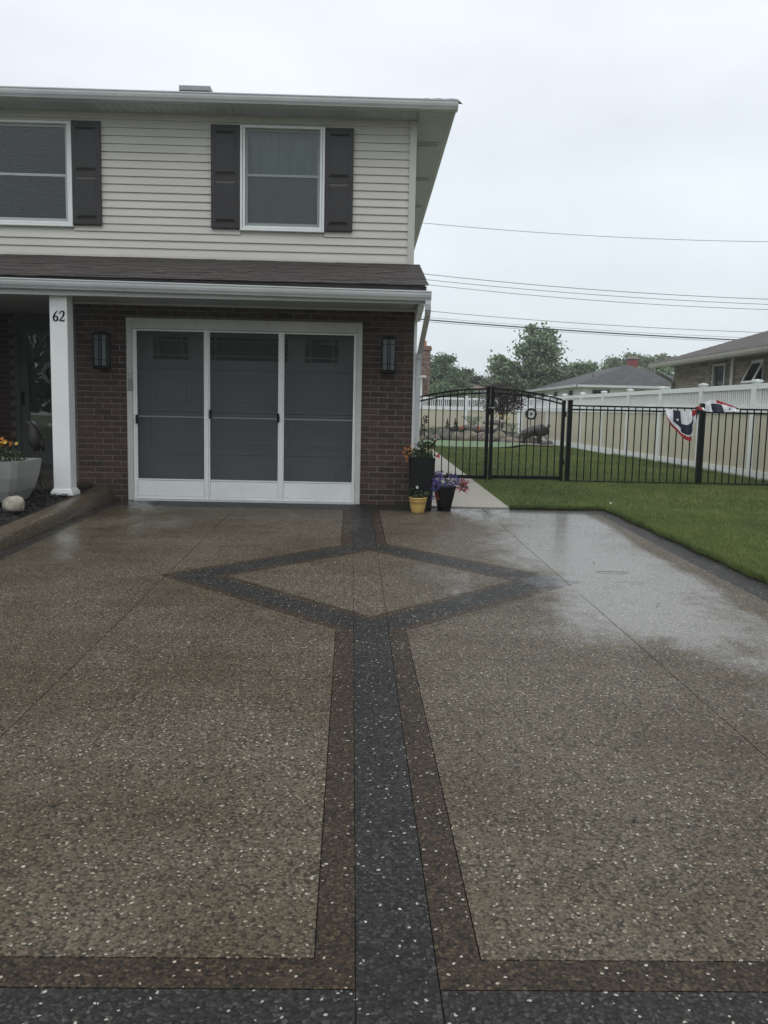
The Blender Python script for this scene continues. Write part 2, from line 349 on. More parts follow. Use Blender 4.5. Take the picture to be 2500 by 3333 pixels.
M['blind'] = paint('pale_blind', (.36,.42,.42), .6, .05, 4)
M['blinddark'] = paint('grey_blind', (.032,.036,.040), .6, .1, 4)

# ------------------------------------------------------------------ ground levels
def sst(a, b, x):
    t = min(1, max(0, (x-a)/(b-a))); return t*t*(3-2*t)
def dz(y): return .0284*(y-10.8)
def gz(x, y):
    if y < 10.64: return max(dz(y), -1.2) + .012
    s = sst(2.6, 6.6, x); d = min(max(y-10.8, 0), 11.5)
    return (d*.012)*(1-s) + .05*s*min(1, d/4) + .008
def line(a, b): return lambda y: a + b*(y-10.6)
L = dict(bandL=(-.148,-.0172), bandR=(.077,-.0158), brL=(-.262,-.0178), brR=(.165,-.0196), JL=(-1.57,-.007), JR=(1.48,-.031), DR=(3.06,-.045), DRi=(2.86,-.020))
LX = lambda k, y: L[k][0] + L[k][1]*(y-10.6)

# ---- big ground sheet and lawns
g = MB(); xs = [-300,-80,-30,-12,-6,0,3,6,10,20,40,100,300]; ys = [-60,-20,-8,0,6,10.8,16,22,30,40,60,100,200,400]
vs = [(x, y, (max(dz(y), -.75) if y < 10.8 else 0) - .12) for y in ys for x in xs]
n = len(xs); g.add(vs, [(j*n+i, j*n+i+1, (j+1)*n+i+1, (j+1)*n+i) for j in range(len(ys)-1) for i in range(n-1)])
g.build('ground', M['grass'], kind='structure')
def sheet(name, xf0, xf1, ys, nx, zf, mat, **kw):
    b = MB(); rows = []
    for y in ys:
        x0, x1 = xf0(y), xf1(y); rows.append([(x0+(x1-x0)*i/nx, y, zf(x0+(x1-x0)*i/nx, y)) for i in range(nx+1)])
    vs = [p for r in rows for p in r]; k = nx+1
    b.add(vs, [(j*k+i, j*k+i+1, (j+1)*k+i+1, (j+1)*k+i) for j in range(len(ys)-1) for i in range(nx)], 0, True)
    # turf edge going down on the near/left side
    lo = [(r[0][0], r[0][1], r[0][2]-.14) for r in rows]; up_ = [r[0] for r in rows]; q = len(rows)
    b.add(up_+lo, [(j, j+1, q+j+1, q+j) for j in range(q-1)])
    return b.build(name, mat, **kw)
sheet('lawn', lambda y: (LX('DR', y)+.012), lambda y: 40, [-3+.5*i for i in range(28)]+[10.63], 40, gz, M['grass'], kind='structure')
sheet('lawn', lambda y: 1.835, lambda y: 40 if y < 14 else (7.08 if y < 39 else 40), [10.632, 11, 12, 13, 13.9]+[14+i for i in range(26)], 36, lambda x, y: gz(x, y) if x < 12 else .05, M['grass'], kind='structure')
sheet('sidewalk', lambda y: -30, lambda y: 40, [-1.2, 1.18], 1, lambda x, y: dz(1.2)-.01, M['concrete'], kind='structure')
sheet('road', lambda y: -60, lambda y: 60, [-12, -3.2], 1, lambda x, y: dz(-3), M['asphalt'], kind='structure')

# ---- driveway: slabs and coloured bands split along their joints
def hp(k, off=0): a, b = L[k]; return (1.0, -b, -(a - 10.6*b) - off)      # x - b*y - c
CX, CY, = .055, 6.6
lines = [hp('bandL'), hp('bandR'), hp('brL'), hp('brR'), hp('JL'), hp('JR'), hp('DRi'), (1,0,3.02), (0,1,-2.1), (0,1,-1.985), (0,1,-10.27), (0,1,-4.37), (0,1,-6.6)]
for rad in (1.66, 1.535, 1.235, 1.115):
    for sx in (1,-1):
        for sy in (1,-1): lines.append((sx, sy, -(sx*CX + sy*CY) - rad))
strips = []
def strip(p, q, w):
    p, q = Vector(p), Vector(q); d = (q-p).normalized(); nrm = Vector((-d.y, d.x))
    hs_ = [(nrm.x, nrm.y, -nrm.dot(p)-w/2), (-nrm.x, -nrm.y, nrm.dot(p)-w/2), (d.x, d.y, -d.dot(q)), (-d.x, -d.y, d.dot(p))]
    strips.append(hs_); lines.extend(hs_)
for k, w in (('bandL',.005), ('bandR',.006)): strip((LX(k,1.2),1.2), (LX(k,10.7),10.7), w*.55)
strip((LX('brL',2.1),2.1), (LX('brL',5.12),5.12), .004); strip((LX('brL',8.05),8.05), (LX('brL',10.27),10.27), .006)
strip((LX('brR',2.1),2.1), (LX('brR',5.12),5.12), .004); strip((LX('brR',8.05),8.05), (LX('brR',10.27),10.27), .006)
strip((LX('JL',2.1),2.1), (LX('JL',10.5),10.5), .005)
strip((LX('JR',2.1),2.1), (LX('JR',6.2),6.2), .005); strip((LX('JR',6.45),6.45), (LX('JR',10.6),10.6), .005)
strip((-4,2.1), (LX('brL',2.1),2.1), .005); strip((LX('brR',2.1),2.1), (4,2.1), .005)
strip((-4,1.985), (LX('bandL',1.985),1.985), .004); strip((LX('bandR',1.985),1.985), (4,1.985), .004)
strip((-3.2,4.37), (LX('brL',4.37),4.37), .005); strip((.2,6.63), (2.3,6.6), .004)
strip((CX-1.66,6.6), (LX('brL',5.1),5.08), .004); strip((CX+1.66,6.6), (LX('brR',5.1),5.1), .005)
def cut(poly, h):
    A, B = [], []; n = len(poly)
    ds = [h[0]*p[0]+h[1]*p[1]+h[2] for p in poly]
    if all(d > -1e-6 for d in ds): return [poly]
    if all(d < 1e-6 for d in ds): return [poly]
    for i in range(n):
        p, q, dp, dq = poly[i], poly[(i+1)%n], ds[i], ds[(i+1)%n]
        if dp <= 0: A.append(p)
        if dp >= 0: B.append(p)
        if dp*dq < 0:
            t = dp/(dp-dq); r_ = (p[0]+(q[0]-p[0])*t, p[1]+(q[1]-p[1])*t); A.append(r_); B.append(r_)
    return [x for x in (A, B) if len(x) > 2]
polys = [[(-3.19,1.2), (.6,1.2), (.6,10.795), (-3.19,10.795)], [(.6,1.2), (LX('DR',1.2),1.2), (LX('DR',10.64),10.64), (.6,10.64)]]
for h in lines: polys = [p2 for p in polys for p2 in cut(p, h)]
groups = {}
for p in polys:
    ar = sum(p[i][0]*p[(i+1)%len(p)][1]-p[(i+1)%len(p)][0]*p[i][1] for i in range(len(p)))/2
    if abs(ar) < 1e-6: continue
    cx = sum(q[0] for q in p)/len(p); cy = sum(q[1] for q in p)/len(p)
    if any(all(h[0]*cx+h[1]*cy+h[2] < 1e-5 for h in st) for st in strips): continue
    rad = abs(cx-CX)+abs(cy-CY); inb = LX('bandL',cy) < cx < LX('bandR',cy); inbr = LX('brL',cy) < cx < LX('brR',cy)
    if cy < 1.985: cl = 'dark'
    elif cy > 10.27 or cx < -3.02 or cx > LX('DRi',cy): cl = 'dark'
    elif rad < 1.115: cl = 'tan'
    elif 1.235 < rad < 1.535: cl = 'dark'
    elif rad < 1.66: cl = 'brown' if not (inb and rad > 1.235) else 'dark'
    elif cy < 2.1: cl = 'dark' if inb else 'brown'
    else: cl = 'dark' if inb else ('brown' if inbr else 'tan')
    key = (cl, cx < LX('JL',cy), cx < LX('bandL',cy), cx < LX('bandR',cy), cx < LX('JR',cy), cy < 2.05, cy < 4.37, cy < 6.6)
    groups.setdefault(key, []).append(p)
drive = MB()
drive.add([(-3.19,1.2,dz(1.2)-.014), (LX('DR',1.2),1.2,dz(1.2)-.014), (LX('DR',10.64),10.64,dz(10.64)-.014), (.6,10.64,dz(10.64)-.014), (.6,10.79,dz(10.79)-.014), (-3.19,10.79,dz(10.79)-.014)], [(0,1,2,3,4,5)])
drive_o = drive.build('driveway', M['joint'], kind='structure')
NM = {'tan': 'tan_slab', 'brown': 'brown_border', 'dark': 'charcoal_band'}
for key, ps in groups.items():
    b = MB(); idx = {}; vs = []; fs = []; edges = {}
    def vi(p):
        k = (round(p[0],5), round(p[1],5))
        if k not in idx: idx[k] = len(vs); vs.append((p[0], p[1], dz(p[1])))
        return idx[k]
    for p in ps:
        f = []
        for q in p:
            i = vi(q)
            if not f or f[-1] != i: f.append(i)
        if f[0] == f[-1]: f.pop()
        if len(f) < 3: continue
        fs.append(tuple(f))
        for i in range(len(f)):
            e_ = (f[i], f[(i+1)%len(f)]); edges[e_] = edges.get(e_, 0)+1
    nv = len(vs); vs += [(x, y, z-.013) for x, y, z in vs]
    for (a, b_) in list(edges):
        if (b_, a) not in edges: fs.append((b_, a, nv+a, nv+b_))
    b.add(vs, fs); b.build(NM[key[0]], M[key[0]], drive_o)

# kerb left of the driveway (rounded), mulch bed, porch floor
kb = MB(); prof_n = 7
ky = [1.2, 4, 6, 7, 8, 9, 9.6, 10.2, 10.6, 10.79]; rings = []
for y in ky:
    h_ = .125 + .035*sst(8.5, 10.7, y); xo = -3.175; xi = -3.42 - .02*sst(9, 10.7, y); r_ = .05
    z0 = dz(y); zt = z0+h_
    rings.append([(xo, y, z0-.05), (xo-.004, y, zt-r_), (xo-.016, y, zt-r_*.42), (xo-.045, y, zt-.006), (xo-.09, y, zt), (xi+.03, y, zt+.002), (xi, y, zt-.012), (xi, y, z0-.05)])
k = 8; kb.add([p for r_ in rings for p in r_], [(j*k+i, (j+1)*k+i, (j+1)*k+i+1, j*k+i+1) for j in range(len(ky)-1) for i in range(k-1)], 0, True)
kb.build('kerb', M['kerb'], kind='structure')
mb = MB(); nx, ny = 60, 60; vv = []
for j in range(ny+1):
    y = 3 + 7.3*j/ny
    for i in range(nx+1):
        x = -8 + 4.6*i/nx; vv.append((x, y, dz(y)+.105+.05*sst(8.8,9.9,y)+random.uniform(-.012,.012)+.04*sst(0,1.5,-3.4-x)))
mb.add(vv, [(j*(nx+1)+i, j*(nx+1)+i+1, (j+1)*(nx+1)+i+1, (j+1)*(nx+1)+i) for j in range(ny) for i in range(nx)])
mb.build('garden_bed', M['mulch'], kind='structure')
# loose mulch chips
nC = 5000; cx_ = RNG.uniform(-5.2,-3.43,nC); cy_ = RNG.uniform(5.5,10.2,nC); V = np.zeros((nC,4,3)); an = RNG.uniform(0,6.28,nC); le = RNG.uniform(.012,.035,nC); wi = le*.35
zz = .0284*(cy_-10.8)+.12+.05*np.clip((cy_-8.8)/1.1,0,1)+.02*np.clip(-3.4-cx_,0,1.5)
for q,(a,b_) in enumerate(((-1,-1),(1,-1),(1,1),(-1,1))):
    V[:,q,0] = cx_+np.cos(an)*le*a-np.sin(an)*wi*b_; V[:,q,1] = cy_+np.sin(an)*le*a+np.cos(an)*wi*b_; V[:,q,2] = zz+a*RNG.uniform(-.012,.012,nC)+.008
link('mulch_chips', np_mesh('mulch_chips', V.reshape(-1,3), np.arange(nC*4).reshape(-1,4), M['mulch']), kind='stuff', label='loose dark bark chips over the planting bed beside the kerb', cat='mulch')
pf = MB(); pf.box(-8, -3.44, 10.35, 12.6, -.1, .205).box(-8,-3.66,11.0,12.6,.2,.335)
pf.build('porch_floor', M['porch'], kind='structure')
# walkway to the back garden
wk = MB(); wk.add([(.6,10.645,-.06),(1.83,10.645,-.06),(1.83,24,.06),(.6,24,.06)], [(0,1,2,3)])
wk_o = wk.build('walkway', M['joint'], kind='structure')
y = 10.645
while y < 23.5:
    y1 = min(y+1.36, 24); b = MB(); za, zb = .012*(y-10.8)+.012, .012*(y1-10.8)+.012
    b.add([(.6,y+.004,za),(1.825,y+.004,za),(1.825,y1-.004,zb),(.6,y1-.004,zb),(.6,y+.004,za-.08),(1.825,y+.004,za-.08),(1.825,y1-.004,zb-.08),(.6,y1-.004,zb-.08)], [(0,1,2,3),(0,4,5,1),(1,5,6,2),(2,6,7,3)])
    b.build('concrete_slab', M['concrete'], wk_o); y = y1
# putting green
pg = MB(); n = 40; pg.add([(3.0+2.2*math.cos(t)*(1+.12*math.sin(3*t)), 28.3+2.9*math.sin(t), gz(3,28)+.016) for t in [2*math.pi*i/n for i in range(n)]], [tuple(range(n))])
pg.build('putting_green', M['green'], kind='structure')

# grass blades
def blades(name, n, samp, hgt, wid, label):
    X, Y = samp(n); n = len(X); Z = np.array([gz(a, b) for a, b in zip(X, Y)])
    an = RNG.uniform(0, 6.28, n); h = hgt*RNG.uniform(.5, 1.25, n); w = wid*RNG.uniform(.7, 1.3, n); lx, ly = RNG.normal(0, .45, n)*h, RNG.normal(0, .45, n)*h
    V = np.zeros((n, 3, 3)); V[:,0] = np.stack([X-np.cos(an)*w, Y-np.sin(an)*w, Z-.004], 1); V[:,1] = np.stack([X+np.cos(an)*w, Y+np.sin(an)*w, Z-.004], 1); V[:,2] = np.stack([X+lx, Y+ly, Z+h], 1)
    link(name, np_mesh(name, V.reshape(-1,3), np.arange(n*3).reshape(-1,3), M['grassb']), kind='stuff', label=label, cat='grass')
def s1(n):
    Y = RNG.uniform(4.6, 10.62, n); X = (3.06-.045*(Y-10.6)) + .004 + RNG.uniform(0, 1, n)**1.25*4.6; return X, Y
def s2(n):
    Y = RNG.uniform(10.66, 17, n); X = RNG.uniform(1.84, 8.2, n); k = (X < 7.0) | (Y < 14.2); return X[k], Y[k]
def s3(n):
    Y = RNG.uniform(17, 30, n); X = RNG.uniform(1.84, 7.0, n); k = ((X-3.0)**2/2.3**2 + (Y-28.3)**2/3.0**2) > 1; return X[k], Y[k]
blades('grass', 230000, s1, .036, .0022, 'short mown grass beside the wet driveway')
blades('grass', 150000, s2, .040, .0034, 'short mown grass in front of and behind the black fence')
blades('grass', 90000, s3, .042, .006, 'short mown grass at the far end of the yard')
def sedge(n):
    Y = RNG.uniform(4.6, 10.62, n); X = (3.06-.045*(Y-10.6)) + RNG.uniform(-.02,.04, n)*RNG.uniform(0,1,n) + .012*np.sin(Y*7)+.008*np.sin(Y*19); return X, Y
blades('grass', 20000, sedge, .062, .0028, 'slightly longer grass fringe along the driveway edge')
def sedge2(n): return RNG.uniform(1.84, 3.1, n), RNG.uniform(10.635, 10.67, n)
blades('grass', 3500, sedge2, .05, .0025, 'grass fringe at the far end of the driveway')
def sedge3(n): return RNG.uniform(6.96, 7.08, n), RNG.uniform(14, 24, n)
blades('grass', 7000, sedge3, .09, .004, 'taller grass tufts along the foot of the white fence')

# ================================================================== HOUSE
house = thing('house', (0, 10.8, 0), 'two storey house with cream siding above a brick garage front and porch', 'house')
def H(b, name, mats, parent=None, **kw):
    """build in world coordinates, then hang under the house"""
    p = parent or house
    o = b.build(name, mats, None, **kw); o.parent = p
    inv = world_loc(p); o.location = Vector(o.location) - inv
    return o
def world_loc(o):
    v = Vector((0,0,0))
    while o is not None: v += Vector(o.location); o = o.parent
    return v
G, U = 10.8, 11.65
ZS = 2.44
# --- brick wall, garage opening X -2.99..-.065, Z 0..2.256
wall = MB(); wall.box(-3.62, -2.98, G-.003, G+.25, -.1, ZS+.1).box(-.075, .576, G-.003, G+.25, -.1, ZS+.1).box(-2.98, -.075, G-.003, G+.25, 2.25, ZS+.1)
wall_o = H(wall, 'brick_wall', M['mortar'])
def brick_mesh(w, sd):
    rr = random.Random(sd); b = MB(); h_ = .0605; q = .004
    def j(): return rr.uniform(-.0022, .0022)
    o = [(0,0,0),(w,0,0),(w,0,h_),(0,0,h_)]
    o = [(x+j(), 0, z+j()) for x, _, z in o]; f = [(x+(q if x < w/2 else -q)+j()*.4, -.010+j()*.5, z+(q if z < h_/2 else -q)+j()*.4) for x, _, z in o]
    m1 = [(x, -.004, z) for x, _, z in o]; bk = [(x, .02, z) for x, _, z in o]
    b.add(bk+m1+f, [(0,1,5,4),(1,2,6,5),(2,3,7,6),(3,0,4,7),(4,5,9,8),(5,6,10,9),(6,7,11,10),(7,4,8,11),(8,9,10,11)])
    return b
cache = {}
bparts = 0; stuffb = MB()
rows = 34
for r_ in range(rows):
    z = -.012 + r_*.0722
    if z + .06 > ZS-.005: break
    off = (0 if r_ % 2 else .108)
    x = -3.62 - off + .006
    while x < .576:
        x0, x1 = x, x+.205
        x += .2155
        segs = []
        for a, b_ in ((-3.615, -2.992), (-.062, .572)) if z < 2.25 else ((-3.615, .572),):
            s0, s1 = max(a, x0), min(b_, x1)
            if s1 - s0 > .025: segs.append((s0, s1))
        for s0, s1 in segs:
            w = round(s1-s0, 2); key = (w, random.randrange(4))
            if key not in cache: cache[key] = brick_mesh(s1-s0, len(cache)).mesh('brick', M['brick'])
            if bparts < 300:
                o = link('brick', cache[key], wall_o, Vector((s0, G, z + random.uniform(-.0012,.0012))) - world_loc(wall_o)); bparts += 1
            else:
                stuffb.add([(s0+v[0], G+v[1], z+v[2]) for v in brick_mesh(s1-s0, 5).v], brick_mesh(s1-s0, 5).f)
if stuffb.v: H(stuffb, 'brick', M['brick'], wall_o, kind='stuff')
# porch return wall (right side of the recess) and recess back wall
b = MB(); b.box(-3.7, -3.625, 10.95, 12.4, .2, ZS+.1)
for z in np.arange(.2, 2.4, .0722):
    for y0 in np.arange(10.96 + (.1 if int(z/.0722) % 2 else 0), 12.3, .2155): b.box(-3.708, -3.70, y0, y0+.205, z, z+.0605, 1)
H(b, 'porch_side_wall', [M['mortar'], M['brick']])
b = MB(); b.box(-8,-3.63,12.4,12.5,.2,2.6)
for k_ in range(32):
    z = .21+k_*.0722
    for q in range(22):
        x0 = -8+q*.2155-(.108 if k_ % 2 else 0)
        if x0 > -3.9 or -5.15 < x0 < -3.93: continue
        b.box(x0, x0+.205, 12.392, 12.401, z, z+.0605, 1)
H(b, 'porch_back_wall', [M['mortar'], M['brick']])
b = MB(); b.box(-5.75,-5.6,10.4,12.4,.2,ZS+.1); H(b, 'added_porch_light_blocker', M['brick'])  # unseen wall added at the left end to keep light out of the porch
# front door with storm glass
b = MB()
for x0, x1, z0, z1 in ((-5.0,-4.93,.33,2.42),(-4.03,-3.93,.33,2.42),(-4.93,-4.03,2.30,2.42)): b.box(x0, x1, 12.33, 12.4, z0, z1)
b.box(-5.0,-3.93,12.28,12.4,.33,.39)
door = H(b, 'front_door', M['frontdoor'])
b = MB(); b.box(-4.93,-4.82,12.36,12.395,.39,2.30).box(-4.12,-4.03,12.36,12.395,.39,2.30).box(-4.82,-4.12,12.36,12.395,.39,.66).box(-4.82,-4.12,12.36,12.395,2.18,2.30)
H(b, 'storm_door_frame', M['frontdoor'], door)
b = MB(); b.box(-4.82,-4.12,12.372,12.378,.66,2.18); H(b, 'storm_glass', M['doorglass'], door)
b = MB(); b.box(-4.93,-4.03,12.392,12.399,.39,2.30); H(b, 'inner_door', paint('dark_door', (.03,.032,.034), .5), door)
b = MB(); b.tube([(-4.90,12.35,1.25),(-4.90,12.33,1.25)], .02, 10).box(-4.92,-4.88,12.35,12.36,1.15,1.35); H(b, 'handle', M['blackplastic'], door)
# wreath on the door
wr = thing('wreath', (-4.47, 12.355, 1.62), 'pale wreath hanging behind the glass of the front door', 'wreath')
b = MB(); b.tube([(.13*math.cos(t), 0, .13*math.sin(t)) for t in [2*math.pi*i/24 for i in range(25)]], .038, 8); b.build('ring', M['curtain'], wr)
b = MB()
for i in range(40):
    t = random.uniform(0, 6.28); r_ = random.uniform(.1,.18); p = Vector((r_*math.cos(t), -.03, r_*math.sin(t))); q = Vector((random.uniform(-1,1), -.3, random.uniform(-1,1))).normalized()*.04
    s_ = Vector((q.z, 0, -q.x))*.35; b.add([p-s_, p+q, p+s_, p-q*.3], [(0,1,2,3)])
b.build('leaves', M['potleaf'], wr)

# --- garage door trim + screen door + sectional door
b = MB()
b.bbox(-2.99, -2.918, G-.035, G+.07, .0, 2.256, .006).bbox(-.134, -.065, G-.035, G+.07, .0, 2.256, .006).bbox(-2.918, -.134, G-.034, G+.07, 2.135, 2.256, .006)
b.box(-2.99, -.065, G-.045, G-.0352, 2.245, 2.262)
H(b, 'garage_trim', M['trim'])
b = MB(); b.box(-2.918,-.134,G-.035,G+.06,-.008,.016); H(b, 'threshold', M['alu'])
b = MB()      # screen door outer frame
b.bbox(-2.917,-2.886,G-.020,G+.03,.018,2.134,.004)
sd = H(b, 'screen_door', M['white'])
b = MB(); b.bbox(-.152,-.135,G-.020,G+.03,.018,2.134,.004); H(b, 'side_channel', M['white'], sd)
cols_ = [(-2.885,-2.018),(-1.979,-1.092),(-1.054,-.153)]
for i, (x0, x1) in enumerate(cols_):
    b = MB(); b.bbox(x0-.0,x0+.018,G-.016,G+.02,.020,2.13,.003).bbox(x1-.018,x1,G-.016,G+.02,.020,2.13,.003)
    b.bbox(x0+.018,x1-.018,G-.018,G+.02,.020,.054,.003).box(x0+.018,x1-.018,G-.014,G+.02,.262,.276).box(x0+.018,x1-.018,G-.014,G+.02,2.112,2.13)
    H(b, 'panel_frame', M['white'], sd)
    b = MB(); b.bbox(x0+.019,x1-.019,G-.006,G+.012,.056,.260,.006); H(b, 'kick_panel', M['white'], sd)
    b = MB(); b.add([(x0+.018,G+.004,.276),(x1-.018,G+.004,.276),(x1-.018,G+.004,2.112),(x0+.018,G+.004,2.112)], [(0,1,2,3)]); H(b, 'screen', M['screen'], sd)
    b = MB(); b.bbox(x0+.018,x1-.018,G-.012,G+.003,1.048,1.066,.003); H(b, 'cross_bar', paint('grey_cross_bar', (.24,.25,.25), .4), sd)
for x in (-2.018, -1.092):
    b = MB(); b.bbox(x+.001,x+.0385-.001,G-.024,G+.03,.018,2.134,.005); H(b, 'mullion', M['white'], sd)
for x, z in ((-2.870,1.02),(-1.955,1.10),(-1.108,1.07)):
    b = MB(); b.bbox(x-.014,x+.014,G-.042,G-.012,z-.055,z+.055,.006).box(x-.008,x+.022,G-.06,G-.043,z-.012,z+.02); H(b, 'latch', M['blackplastic'], sd)
for x0, x1 in cols_[1:]:
    b = MB()
    for t in (.12,.5,.88): b.tube([(x0+(x1-x0)*t,G-.021,.038),(x0+(x1-x0)*t,G-.0185,.038)], .004, 8)
    H(b, 'screw', M['blackplastic'], sd)
D = 11.0
gd = H(MB().box(-2.95,-.10,D+.045,D+.06,0,2.3), 'garage_door', M['dark_in'])
for k_, (z0, z1) in enumerate(((.01,.575),(.58,1.115),(1.12,1.655),(1.66,2.22))):
    b = MB()
    if k_ < 3:
        b.box(-2.95,-.10,D,D+.04,z0,z1)
        for x0, x1 in ((-2.75,-2.23),(-2.03,-.93),(-.83,-.33)):   # embossed recessed panels
            for s_, q0, q1, yy in ((0,.10,.03,-.010),):
                b.bbox(x0, x1, D-.008, D+.001, z0+.09, z1-.09, .006)
                b.bbox(x0+.05, x1-.05, D-.016, D-.007, z0+.13, z1-.13, .006)
        H(b, 'door_section', M['greydoor'], gd)
    else:
        wins = ((-2.72,-2.274),(-2.0,-1.016),(-.796,-.368))
        xs_ = [-2.95]+[q for w in wins for q in w]+[-.10]
        b.box(-2.95,-.10,D,D+.04,z0,1.78).box(-2.95,-.10,D,D+.04,2.07,z1)
        for i in range(0, 8, 2): b.box(xs_[i], xs_[i+1], D, D+.04, 1.78, 2.07)
        H(b, 'door_section', M['greydoor'], gd)
        for x0, x1 in wins:
            b = MB(); t = .010
            for xx in (x0+.075, x1-.075): b.box(xx-t/2, xx+t/2, D-.003, D+.006, 1.78, 2.07)
            for zz_ in (1.78+.055, 2.07-.055): b.box(x0, x1, D-.004, D+.007, zz_-t/2, zz_+t/2)
            H(b, 'muntins', M['greydoor'], gd)
            b = MB(); b.box(x0, x1, D+.01, D+.014, 1.78, 2.07); H(b, 'window_pane', M['pane'], gd)
b = MB(); b.box(-2.95,-2.92,G+.08,D,0,2.3).box(-.13,-.10,G+.08,D,0,2.3).box(-2.95,-.10,G+.08,D+.05,2.25,2.3); H(b, 'jamb', M['trim'])
# flanking corner trim, keypad
b = MB(); b.box(.5765,.613,G-.014,G+.05,-.02,2.47); H(b, 'corner_trim', M['white'])
kp = thing('keypad', (-2.942, G-.036, 1.50), 'grey garage keypad box with flip cover on the left door trim', 'keypad')
b = MB(); b.bbox(-.027,.027,-.022,0,-.125,.02,.006); b.build('cover', M['planter'], kp)
b = MB(); b.bbox(-.024,.024,-.016,0,.024,.150,.006); b.build('body', paint('pale_grey_plastic', (.42,.43,.42), .4), kp)
b = MB(); b.box(-.018,.018,-.018,-.0162,.095,.135); b.build('label_plate', M['trim'], kp)

# --- upper wall: openings
W1 = (-5.45,-3.895,3.50,4.82); W2 = (-1.712,-.605,3.51,4.84)
def boards():
    wl = MB(); 
    for x0, x1, z0, z1 in ((-8,W1[0],3.0,5.0),(W1[1],W2[0],3.0,5.0),(W2[1],.56,3.0,5.0),(W1[0],W1[1],3.0,3.5),(W1[0],W1[1],4.82,5.0),(W2[0],W2[1],3.0,3.51),(W2[0],W2[1],4.84,5.0)):
        wl.box(x0, x1, U+.02, U+.12, z0, z1)
    wo = H(wl, 'siding_wall', M['siding'])
    for k_ in range(18):
        z0 = 3.155 + k_*.1012; z1 = z0+.1012; segs = [(-7.9, .503)]
        for w in (W1, W2):
            if z1 > w[2]+.01 and z0 < w[3]-.01:
                segs = [s_ for a, b_ in segs for s_ in ((a, min(b_, w[0])), (max(a, w[1]), b_)) if s_[1]-s_[0] > .02]
        sp_ = []
        for a, b_ in segs:
            if b_-a > 1.6 and random.random() < .55:
                q = random.uniform(a+.5, b_-.5); sp_ += [(a, q-.0006), (q+.0006, b_)]
            else: sp_.append((a, b_))
        for a, b_ in sp_:
            bb = MB(); wob = random.uniform(-.0018,.0018)
            bb.prism([(U+.021,z0),(U-.006+wob,z0),(U-.007+wob,z0+.006),(U+.010,z1-.001),(U+.021,z1-.001)], a, b_, 'X')
            H(bb, 'siding_board', M['siding'], wo)
boards()
b = MB(); b.box(-7.9,-1.6+.1,U-.016,U+.02,3.120,3.154).box(-1.499,.503,U-.016,U+.02,3.120,3.154); H(b, 'base_trim', M['siding'])
b = MB(); b.box(.503,.590,U-.022,U+.07,3.06,4.955).box(.567,.592,U-.021,U+.09,3.06,4.955); H(b, 'corner_board', M['cornerb'])
